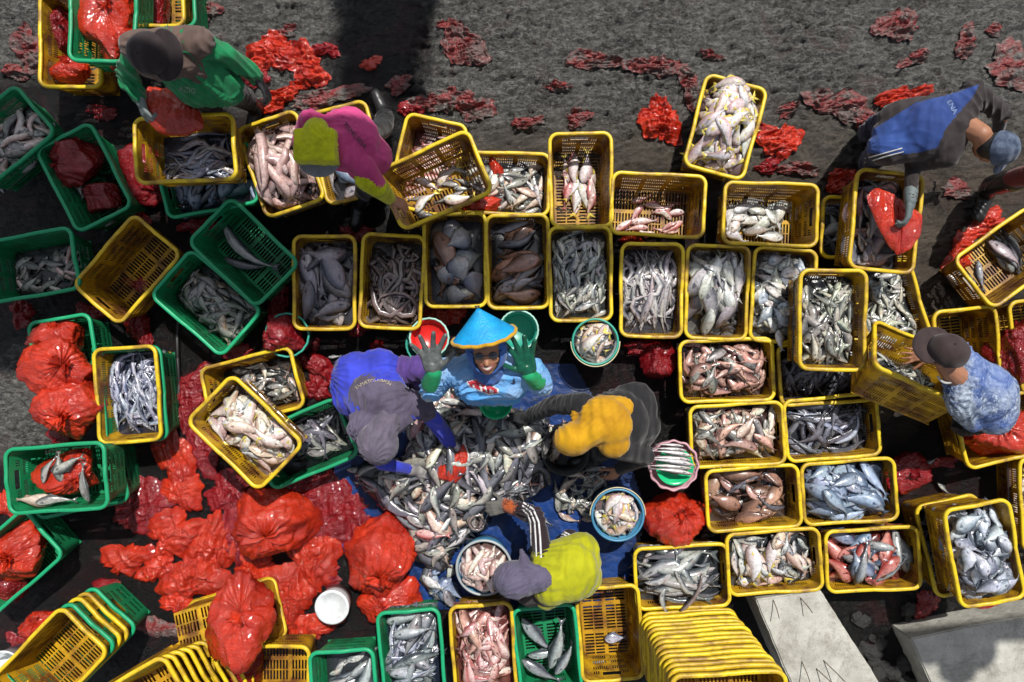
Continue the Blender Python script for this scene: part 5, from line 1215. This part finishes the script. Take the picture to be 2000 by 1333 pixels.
# 3. worker in blue, right
J = dict(sL=(1900, 178, .88), sR=(1852, 308, .86), neck=(1916, 262, .96), head=(1938, 290, .92), hip=(1742, 262, .78), eL=(1958, 222, .72), eR=(1782, 322, .70), wL=(1950, 262, .5), wR=(1778, 392, .74),
         kL=(1712, 250, .42), kR=(1706, 312, .42), fL=(1690, 262, .02), fR=(1692, 322, .02), up=(.55, -.30, .75), face=(.6, -.2, -.7), toe=(.3, -1, 0), bulge=(0, 0, .02),
         hL=((.1, -.5, -.8), (-.6, 0, 0), .5, .1, 1), hR=((.05, -.9, -.3), (-.6, -.1, -.5), .7, .05, 1))
r = person('worker in blue and brown shirt bending down with a red bag, right', J); hd, u, f, s, R = body(J, r)
bl = C_('blue_shirt_cloth', (44, 72, 136), c2=lin((28, 48, 104)), sc=3); bn = C_('brown_shirt_cloth', (50, 42, 42))
BLUEP = [(1690, 300), (1690, 262), (1750, 225), (1790, 200), (1850, 186), (1912, 165), (1900, 190), (1868, 226), (1846, 254), (1832, 288), (1800, 298), (1760, 302)]
def two(c):   # blue back panel, brown yoke and flanks
    k = FPX/(CAMH-c[:, 2]); m = inpoly(1000+c[:, 0]*k, 666.5-c[:, 1]*k, BLUEP)
    return (~m).astype(int)
mb = MB(); torso(mb, J, 1.12, .004); sleeves(mb, J, .012, .3); sh = solid(mb, 'shirt', [bl, bn], r, .010, 8, .010, 6, 31, matfn=two)
mb = MB(); sleeves(mb, J, .004, .95, 'R'); solid(mb, 'sleeve', bn, r, .009, 5, .006, 9, 35); mb = MB(); mb.capsule(V3((1955, 215, .74)), .05, V3(J['wL']), .036); solid(mb, 'sleeve', bn, r, .009, 5, .006, 9, 36)
mb = MB(); legs(mb, J, .014, .85); nv = C_('navy_trouser_cloth', (26, 28, 60)); tr = solid(mb, 'trousers', nv, r, .012, 7, .012, 7, 33); boots(J, r)
gloves(J, r, 'R', simple('grey_knit_glove', lin((96, 106, 106)), .7), 1.12, .06); gloves(J, r, 'L', simple('black_knit_glove', (.02, .02, .022), .6))
mb = MB(); mb.ell(hd+u*.015-f*.02, (.078, .088, .09), R); solid(mb, 'hair', HAIR, r, .007, 2, .003, 30, 34)
cap(r, hd+u*.01, u, f, R, C_('faded_blue_cap_cloth', (84, 96, 116), c2=lin((40, 52, 76)), sc=22), .07, k=.98)
ribbon(r, [tr, sh], [(1690, 318), (1730, 306), (1765, 297)], .007, simple('pale_stripe', (.45, .45, .45), .7)); ribbon(r, [tr, sh], [(1690, 310), (1730, 299), (1762, 290)], .007, simple('pale_stripe_cloth', (.45, .45, .45), .7))
text_on(r, [sh], 'ENA', 1855, 212, 15, -62, simple('pale_print', (.17, .24, .40), .7), 'lettering')
bag_held([(1690, 385), (1712, 365), (1745, 380), (1775, 400), (1800, 420), (1798, 460), (1780, 485), (1755, 500), (1735, 480), (1715, 445)], .62, 'bright red bag hanging from the grey glove of the worker in blue', MAT['bag'], 72, .03)
# boot stepping in at the right edge
o = empty('rubber_boot', (P(1915, 408).x, P(1915, 408).y, 0)); o.matrix_world = Matrix.Translation(o.location); tag(o, 'shiny black rubber boot stepping in from the right edge, orange trouser inside', 'boot')
mb = MB(); mb.capsule(V3((1982, 352, .52)), .072, V3((1938, 362, .24)), .062); mb.capsule(V3((1938, 362, .22)), .06, V3((1926, 378, .07)), .05); mb.capsule(V3((1928, 375, .07)), .052, V3((1910, 425, .055)), .044)
solid(mb, 'boot_shell', BOOT, o, .009, 5, .003, 8, 2); mb = MB(); mb.capsule(V3((2030, 338, .75)), .07, V3((1978, 350, .53)), .058); solid(mb, 'trouser_leg', C_('orange_cloth', (120, 36, 26)), o, .009, 4, .006, 10, 4)

# 4. man in tie-dye with brown cap, right
J = dict(sL=(1872, 792, .84), sR=(1880, 688, .84), neck=(1852, 722, .90), head=(1842, 690, .96), hip=(1945, 790, .62), eL=(1908, 832, .66), eR=(1850, 668, .66), wL=(1852, 790, .66), wR=(1818, 690, .66),
         kL=(1880, 830, .38), kR=(1885, 740, .38), fL=(1885, 815, .02), fR=(1890, 745, .02), up=(-.12, .42, .9), face=(-.8, .4, -.4), toe=(-1, 0, 0), bulge=(.02, 0, .02),
         hL=((-.8, .3, -.2), (.2, .8, -.3), .6, .05, 1), hR=((-.95, -.12, -.12), (0, .1, -.95), .25, .22, 1))
r = person('man in brown cap and grey blue tie-dye shirt tipping a crate', J); hd, u, f, s, R = body(J, r, 'LR')
N_ = N('tie_dye_cloth'); v = N_.coord(); c = N_.mix(N_.ramp(N_.noise(v, 9, 6, .75, 1.2), .42, .6), lin((140, 150, 164)), lin((60, 70, 92))); c = N_.mix(N_.ramp(N_.noise(v, 45, 4, .7), .5, .65), c, lin((172, 182, 194)))
sep = N_.n('ShaderNodeSeparateXYZ'); N_.l(v, sep.inputs[0]); g_ = N_.ramp(N_.math('ADD', N_.math('MULTIPLY', sep.outputs[1], -3.), N_.math('MULTIPLY', N_.noise(v, 6, 3), 1.2)), 1.15, 1.9 if False else 1.0001); 
c = N_.mix(N_.math('MULTIPLY', N_.ramp(N_.noise(v, 3.5, 2), .48, .6), .6), c, lin((50, 82, 150)))
td = N_.set(c, .8, N_.bump(N_.noise(v, 12, 3, .5, 2), .7, .02), Specular_IOR_Level=.2)
mb = MB(); torso(mb, J, 1.15, .004); e, s_ = V3(J['eL']), V3(J['sL']); mb.capsule(s_, .066, s_.lerp(e, .85), .066); s2 = V3(J['sR']); mb.capsule(s2, .06, s2.lerp(V3(J['eR']), .5), .06); mb.capsule(V3((1950, 760, .66)), .12, V3((1950, 805, .62)), .12); sh = solid(mb, 'shirt', td, r, .010, 8, .010, 7, 41)
mb = MB(); legs(mb, J, .010, .8); solid(mb, 'trousers', dk, r, .012, 7, .010, 7, 43); boots(J, r)
nk = V3(J['neck']); 
pts = [Vector((nk.x+.062*math.cos(t), nk.y+.075*math.sin(t), .90+.01*math.sin(t))) for t in np.linspace(-2.6, 1.9, 22)]; kid(MB().tube(pts, .0065, 8).build('collar', simple('pale_collar_cloth', (.4, .4, .4), .8)), r)
mb = MB(); mb.ell(hd+u*.012-f*.012, (.080, .092, .088), R); solid(mb, 'hair', HAIR, r, .007, 2, .003, 30, 44)
cap(r, hd+u*.004, u, f, R, C_('dark_brown_cap_cloth', (58, 44, 44)), .075, buttonmat=mc)

# 5. waving woman in the blue conical hat
J = dict(sL=(1036, 724, 1.02), sR=(868, 724, 1.02), neck=(950, 716, 1.12), head=(950, 686, 1.20), hip=(960, 752, .68), eL=(1062, 757, .92), eR=(838, 768, .92), wL=(1032, 732, 1.10), wR=(848, 728, 1.10),
         kL=(985, 752, .40), kR=(930, 752, .40), fL=(985, 735, .05), fR=(930, 735, .05), up=(-.06, .88, .48), face=(.03, -.42, .9), toe=(0, -1, 0),
         hL=((-.22, .85, .42), (-.1, -.25, .95), .12, .30, -1), hR=((-.12, .85, .42), (.1, -.25, .95), .10, .42, 1))
r = person('woman in blue conical hat looking up and waving both gloved hands', J); hd, u, f, s, R = body(J, r, '', SKIN2, 1.12)
N_ = N('blue_tee_cloth'); v = N_.coord(); c = N_.mix(N_.ramp(N_.noise(v, 3.2, 3), .42, .62), lin((76, 150, 212)), lin((128, 160, 196))); bt = N_.set(c, .75, N_.bump(N_.noise(v, 9, 3, .5, 2.5), .9, .02), Specular_IOR_Level=.2)
mb = MB(); torso(mb, J, 1.22, .006); mb.capsule(V3((915, 752, .98)), .085, V3((1000, 752, .98)), .085)
for q in 'LR':
    a, e = V3(J['s'+q]), V3(J['e'+q]); mb.capsule(a, .078, a.lerp(e, .75), .076)
sh = solid(mb, 'shirt', bt, r, .009, 8, .009, 8, 51)
mb = MB(); pl = C_('pale_sleeve_cloth', (170, 190, 196), rough=.5)
for q in 'LR':
    a, e, w = V3(J['s'+q]), V3(J['e'+q]), V3(J['w'+q]); mb = MB(); mb.capsule(a.lerp(e, .55), .056, e, .054); mb.capsule(e, .052, e.lerp(w, .6), .048); solid(mb, 'sleeve', pl, r, .009, 5, .008, 10, 52)

gc = simple('green_cuff_rubber', lin((30, 150, 96)), .35, .3); gg = simple('dark_green_glove_rubber', lin((14, 84, 62)), .28, .4, 30); gy = simple('grey_dirty_glove_rubber', lin((92, 96, 94)), .5, .5, 40)
for q in 'LR':
    e, w = V3(J['e'+q]), V3(J['w'+q]); mb = MB(); mb.capsule(e.lerp(w, .45), .056, w, .045); solid(mb, 'cuff', gc, r, .008, 4, .006, 12, 55)
gloves(J, r, 'L', gg, 1.42, .03); gloves(J, r, 'R', gy, 1.38, .03)
mb = MB(); legs(mb, J, .010, .8); solid(mb, 'trousers', dk, r, .012, 7, .010, 7, 53); boots(J, r)
# hijab framing the face, dark inner cap, then face details
hj = C_('blue_hijab_cloth', (60, 104, 178), fs=.8); mb = MB(); n = 40; V = []; F = []
rings = [(-.045, .102, .122, 0), (-.01, .106, .126, 0), (.022, .096, .116, -.004), (.045, .076, .098, -.010), (.050, .069, .091, -.010), (.044, .066, .088, -.010)]
for (d, a, b, o_) in rings:
    for j in range(n):
        p = 6.283*j/n; fo = 1+.02*math.sin(9*p)*(1 if d < .03 else 0); V.append(hd+f*d+u*(-.006+o_)+s*(a*math.cos(p)*fo)+u*(b*math.sin(p)*fo))
for i in range(len(rings)-1):
    for j in range(n): j2 = (j+1) % n; F.append((i*n+j, i*n+j2, (i+1)*n+j2, (i+1)*n+j))
kid(MB().add(V, F).build('hijab', hj), r)
V = []; F = []
for (d, a, b) in [(.040, .067, .089), (.052, .060, .083), (.046, .056, .078)]:
    for j in range(n): p = 6.283*j/n; V.append(hd+f*d-u*.016+s*a*math.cos(p)+u*b*math.sin(p))
for i in range(2):
    for j in range(n): j2 = (j+1) % n; F.append((i*n+j, i*n+j2, (i+1)*n+j2, (i+1)*n+j))
kid(MB().add(V, F).build('inner_scarf', simple('black_scarf_cloth', (.012, .012, .016), .8)), r)
mb = MB(); mb.capsule(hd-u*.10-f*.03, .082, hd-u*.15-f*.07, .10); solid(mb, 'hijab_drape', hj, r, .008, 8, .010, 11, 57)
def fp(a, b, c): return hd+s*a*1.08+u*b*1.06+f*(c+.004)
tooth = simple('teeth_enamel', (.72, .68, .60), .3, .05); lip = simple('lips_skin', (.22, .07, .055), .45); dks = simple('dark_glasses_lens', (.012, .014, .02), .08, .1, spec=.8)
mb = MB(); V = []; F = []; m = 18
for j in range(m+1):
    a = -1+2*j/m; x = .027*a; yc = -.047+.010*a*a; hh = .0085*(1-a*a)**.5+.0008; zf = .0885-.020*a*a
    V += [fp(x, yc+hh*.9, zf+.001), fp(x, yc-hh*1.1, zf-.001)]
F = [(2*j, 2*j+1, 2*j+3, 2*j+2) for j in range(m)]; kid(MB().add(V, F).build('teeth', tooth), r)
mb = MB()
for sg in (1, -1):
    pts = [fp(.031*a, -.047+.011*a*a+sg*(.0095*max(0, 1-a*a)**.5), .087-.021*a*a) for a in np.linspace(-1, 1, 15)]; mb.tube(pts, .0042, 8)
kid(mb.build('lips', lip), r)
for sg in (1, -1):
    kid(MB().ell(fp(.032*sg, .018, .080), (.027, .008, .019), R, 20, 12).build('lens', dks), r)
kid(MB().tube([fp(-.010, .022, .090), fp(0, .025, .094), fp(.010, .022, .090)], .0025, 8).tube([fp(.058, .024, .072), fp(.076, .02, .02)], .0025).tube([fp(-.058, .024, .072), fp(-.076, .02, .02)], .0025).build('glasses_frame', dks), r)
hm = simple('blue_hat_weave', lin((12, 146, 206)), .45, .35, 14, bumpy=1.0); ht = cloth('gold_trim_cloth', lin((196, 148, 26)))
ax = Vector((-.20, .94, .26)).normalized(); bc = hd+Vector((-.01, .075, .050)); Rh = ax.to_track_quat('Z', 'Y').to_matrix(); V = []; F = []; n = 48; rs = .162
for (rr, zz) in [(rs, 0), (rs*.8, .029), (rs*.55, .066), (rs*.3, .104), (rs*.1, .134), (.004, .147), (.004, .140), (rs*.3, .098), (rs*.6, .054), (rs*.97, .0)]:
    for j in range(n): p = 6.283*j/n; V.append(bc+Rh@Vector((rr*math.cos(p), rr*math.sin(p)*(1+.02*math.sin(3*p)), zz+.006*math.sin(2*p+1)*rr/rs)))
for i in range(9):
    for j in range(n): j2 = (j+1) % n; F.append((i*n+j, i*n+j2, (i+1)*n+j2, (i+1)*n+j))
kid(MB().add(V, F).build('conical_hat', hm), r)
pts = [bc+Rh@Vector((rs*1.0*math.cos(t), rs*math.sin(t)*(1+.02*math.sin(3*t)), -.002+.006*math.sin(2*t+1)+.002*math.sin(13*t))) for t in np.linspace(0, 6.283, 61)]; kid(MB().tube(pts, .0095, 8).build('hat_trim', ht), r)
kid(MB().tube([bc+Rh@Vector((.0, .0, .142)), bc+Rh@Vector((.012, .01, .160)), bc+Rh@Vector((-.01, .008, .157)), bc+Rh@Vector((0, 0, .143))], .003, 8).build('hat_loop', simple('dark_cord', (.03, .03, .04), .8)), r)
# red badge with white shapes on the chest, and the small dark bird-like mark
V = []; bvv = BVHTree.FromPolygons([tuple(v.co) for v in sh.data.vertices], [tuple(p.vertices) for p in sh.data.polygons])
def patch(poly, mat, name, lift):
    xs = [p[0] for p in poly]; ys = [p[1] for p in poly]; st_ = 1.2; gx = np.arange(min(xs), max(xs)+st_, st_); gy = np.arange(min(ys), max(ys)+st_, st_); X, Y = np.meshgrid(gx, gy); m = inpoly(X, Y, poly); V = []; idx = {}; F = []
    for j in range(len(gy)):
        for i in range(len(gx)):
            if m[j, i]:
                h = ray_pt(bvv, gx[i], gy[j])
                if h: idx[(i, j)] = len(V); V.append(h[0]+h[1]*lift)
    for (i, j) in idx:
        q = [(i, j), (i+1, j), (i+1, j+1), (i, j+1)]
        if all(k in idx for k in q): F.append([idx[k] for k in q][::-1])
    if F: kid(MB().add(V, F).build(name, mat), r)
pm = simple('white_print', (.6, .58, .58), .7)
patch([(910, 744), (925, 741), (938, 738), (950, 742), (962, 752), (974, 758), (976, 768), (955, 772), (915, 756)], pm, 'badge_edge', .0035)
patch([(914, 746), (926, 743), (938, 741), (949, 745), (960, 755), (971, 760), (972, 767), (955, 769), (918, 755)], simple('red_print', (.45, .02, .04), .7), 'badge', .0060)
for q in ([(920, 749), (926, 748), (930, 756), (924, 757)], [(937, 750), (941, 750), (944, 764), (939, 764)], [(946, 753), (950, 754), (953, 765), (948, 765)], [(941, 756), (948, 757), (948, 760), (941, 759)], [(956, 758), (964, 761), (965, 767), (956, 766)]): patch(q, pm, 'badge_letter', .0085)
patch([(990, 744), (1000, 747), (1004, 735), (1008, 748), (1002, 752)], simple('dark_print', (.02, .03, .08), .7), 'mark', .004)

# 6. crouching worker in purple and blue
J = dict(sL=(818, 790, .72), sR=(712, 850, .70), neck=(752, 826, .76), head=(738, 858, .76), hip=(712, 742, .52), eL=(850, 822, .50), eR=(745, 905, .48), wL=(880, 868, .27), wR=(812, 920, .26),
         kL=(845, 715, .40), kR=(690, 800, .42), fL=(800, 760, .04), fR=(700, 830, .04), up=(-.15, -.55, .62), face=(.6, -.6, -.5), toe=(.6, -.8, 0), bulge=(0, 0, .03),
         hL=((.35, -.75, -.3), (-.2, -.3, -.8), .6, .08, 1), hR=((.9, -.15, -.15), (0, 0, -1), .5, .1, -1))
r = person('crouching worker in purple hood and bright blue sleeves packing a red bag', J); hd, u, f, s, R = body(J, r, 'L')
bs = C_('royal_blue_cloth', (58, 70, 200), c2=lin((46, 54, 160)), sc=4); gp = C_('grey_purple_cloth', (92, 84, 104), c2=lin((74, 66, 84)), sc=5); pp = C_('purple_trouser_cloth', (84, 58, 128))
mb = MB(); torso(mb, J, 1.1, .0); mb.capsule(V3((700, 740, .50)), .17, V3((690, 775, .48)), .13); mb.capsule(V3((740, 722, .50)), .14, V3((690, 752, .48)), .14)
for q in 'LR': mb.capsule(V3(J['s'+q]), .056, V3(J['e'+q]), .052); mb.capsule(V3(J['e'+q]), .052, V3(J['w'+q]), .038)
sh = solid(mb, 'shirt', bs, r, .010, 7, .010, 9, 61)
mb = MB(); mb.capsule(V3((808, 790, .72)), .082, V3((722, 845, .71)), .090); mb.capsule(V3((765, 790, .70)), .135, V3((728, 772, .64)), .145); mb.capsule(V3((770, 810, .70)), .11, V3((720, 830, .68)), .12); mb.capsule(V3((825, 795, .68)), .068, V3((832, 805, .62)), .060)
vs = solid(mb, 'vest', gp, r, .010, 8, .010, 8, 62)
mb = MB(); mb.ell(hd+f*.012+u*.018, (.110, .128, .126), R); mb.capsule(hd+u*.03, .10, V3((760, 815, .76)), .085); mb.ell(V3((742, 885, .70)), (.085, .075, .07)); solid(mb, 'hood', C_('grey_hood_cloth', (100, 92, 108), fs=1.3), r, .008, 7, .008, 10, 64)
mb = MB(); legs(mb, J, .014, .85); solid(mb, 'trousers', pp, r, .012, 7, .012, 7, 63); boots(J, r); gloves(J, r, 'R', simple('pale_grey_glove', lin((130, 126, 124)), .6), 1.1, .05)
text_on(r, [vs, sh], 'YAMATOHUWAI', 728, 748, 9.5, 8, simple('tan_print', (.42, .36, .25), .7), 'lettering', bend=60)
bag_held([(855, 935), (850, 915), (875, 900), (893, 885), (905, 865), (915, 890), (918, 905), (905, 930), (890, 945)], .30, 'small red bag being filled by the crouching worker in purple', MAT['bag'], 73, .03)

# 7. worker in mustard hijab
J = dict(sL=(1212, 878, .72), sR=(1140, 790, .72), neck=(1160, 846, .78), head=(1128, 858, .76), hip=(1238, 812, .50), eL=(1262, 892, .55), eR=(1085, 790, .52), wL=(1212, 915, .36), wR=(1035, 812, .26),
         kL=(1180, 880, .36), kR=(1170, 830, .36), fL=(1160, 895, .03), fR=(1130, 830, .03), up=(-.55, -.05, .72), face=(-.75, -.1, -.6), toe=(-1, -.2, 0), bulge=(0, 0, .02),
         hL=((-.55, -.65, -.35), (-.4, .3, -.7), .5, .15, -1), hR=((-.85, -.25, -.2), (0, 0, -1), .55, .1, 1))
r = person('worker in mustard yellow hijab and black clothes leaning over a black bucket', J); hd, u, f, s, R = body(J, r, 'L')
bk = C_('black_shirt_cloth', (30, 29, 32)); mu = C_('mustard_cloth', (196, 146, 6), c2=lin((172, 122, 6)), sc=4, fs=1.2)
mb = MB(); torso(mb, J, 1.15, .006); sleeves(mb, J, .014); mb.capsule(V3((1240, 790, .5)), .14, V3((1240, 840, .5)), .14); solid(mb, 'shirt', bk, r, .010, 7, .005, 9, 71)
mb = MB(); mb.ell(hd+f*.012+u*.018, (.106, .126, .124), R); mb.capsule(hd, .098, V3((1165, 838, .80)), .095); mb.ell(V3((1184, 824, .775)), (.168, .142, .105), Matrix.Rotation(rad(-35), 3, 'Z')); mb.ell(V3((1198, 866, .745)), (.105, .10, .085)); mb.capsule(V3((1175, 800, .72)), .09, V3((1215, 800, .69)), .085); mb.capsule(V3((1130, 812, .72)), .05, V3((1160, 800, .72)), .07); solid(mb, 'hijab', mu, r, .0085, 6, .010, 8, 172)
mb = MB(); legs(mb, J, .012, .85); solid(mb, 'trousers', dk, r, .012, 7, .010, 7, 73); boots(J, r); gloves(J, r, 'R', simple('black_work_glove', (.02, .02, .02), .5), 1.1, .03)
w = V3(J['wR']); e = V3(J['eR']); kid(MB().capsule(w.lerp(e, .10), .040, w.lerp(e, .22), .042).build('cuff', simple('tan_cuff_cloth', (.35, .24, .17), .8)), r)

# 8. worker in lime vest and grey hood, bottom
J = dict(sL=(1062, 1088, .70), sR=(1070, 1165, .66), neck=(1044, 1128, .74), head=(1012, 1132, .74), hip=(1138, 1100, .50), eL=(1046, 1008, .50), eR=(1035, 1170, .45), wL=(992, 988, .28), wR=(1000, 1150, .33),
         kL=(1112, 1052, .46), kR=(1120, 1160, .40), fL=(1085, 1075, .03), fR=(1085, 1150, .03), up=(-.6, .02, .7), face=(-.7, .1, -.65), toe=(-1, 0, 0), bulge=(.02, 0, .03),
         hL=((-.9, -.2, -.15), (0, 0, -1), .6, .1, -1), hR=((-.8, .2, -.3), (0, 0, -1), .6, .1, 1))
r = person('crouching worker in lime vest, grey hood and striped sleeves, bottom centre', J); hd, u, f, s, R = body(J, r, '')
mr = C_('maroon_black_cloth', (40, 26, 32)); li = C_('lime_vest_cloth', (168, 168, 12), c2=lin((140, 142, 10)), sc=4, fs=1.2); hg = C_('grey_violet_hood_cloth', (92, 86, 108), fs=.6)
mb = MB(); torso(mb, J, 1.0, .0); sleeves(mb, J, .014); sh = solid(mb, 'shirt', mr, r, .009, 6, .008, 9, 81)
mb = MB(); torso(mb, J, 1.18, .006); mb.capsule(V3((1085, 1150, .64)), .10, V3((1068, 1170, .60)), .075); mb.capsule(V3((1130, 1095, .52)), .145, V3((1125, 1130, .50)), .14); solid(mb, 'vest', li, r, .009, 7, .0075, 8, 182)
mb = MB(); mb.ell(hd+f*.012+u*.018, (.108, .128, .126), R); mb.capsule(hd+u*.0, .10, hd-u*.06+Vector((.03, 0, .02)), .095); mb.capsule(hd, .09, V3((1052, 1128, .74)), .085); mb.capsule(V3((1030, 1115, .76)), .05, V3((1018, 1075, .70)), .018); solid(mb, 'hood', hg, r, .008, 7, .006, 9, 84)
mb = MB(); legs(mb, J, .008, .85); tr = solid(mb, 'trousers', mr, r, .011, 7, .010, 7, 83); boots(J, r)
wst = simple('white_stripe_cloth', (.62, .62, .62), .8)
for k in (-9, 0, 9):
    ribbon(r, [sh], [(1048+k, 1094), (1046+k, 1050), (1044+k*.9, 1020), (1036+k*.6, 1000-k*.6), (1020, 988-k*.8)], .0105, wst); ribbon(r, [tr, sh], [(1080, 1047+k*.6), (1100, 1044+k*.6), (1120, 1054+k*.6), (1134, 1066+k*.6)], .009, wst)
mb = MB(); w, e = V3(J['wL']), V3(J['eL']); mb.capsule(w.lerp(e, .05), .042, w.lerp(e, .85), .046); solid(mb, 'orange_cuff', C_('orange_sleeve_cloth', (214, 110, 48)), r, .008, 3, .004, 10, 85) if False else kid(MB().capsule(w.lerp(e, -.1), .042, w.lerp(e, .45), .046, 18).build('orange_cuff', C_('orange_sleeve_cloth', (200, 96, 40))), r)
gloves(J, r, 'L', simple('grey_fluffy_glove', lin((90, 88, 84)), .8), 1.15, .02); gloves(J, r, 'R', simple('black_glove_cloth', (.02, .02, .02), .6), 1.0)
for k in range(6):
    one(922+2*k, 1012+(k % 3)*4, 60*k, .24, 'eel', .15+.012*k, 400+k, ('dark grey eel coiled under the grey glove at the pile edge', 'coiled eels'), 1, 2.6)

finish_fish()
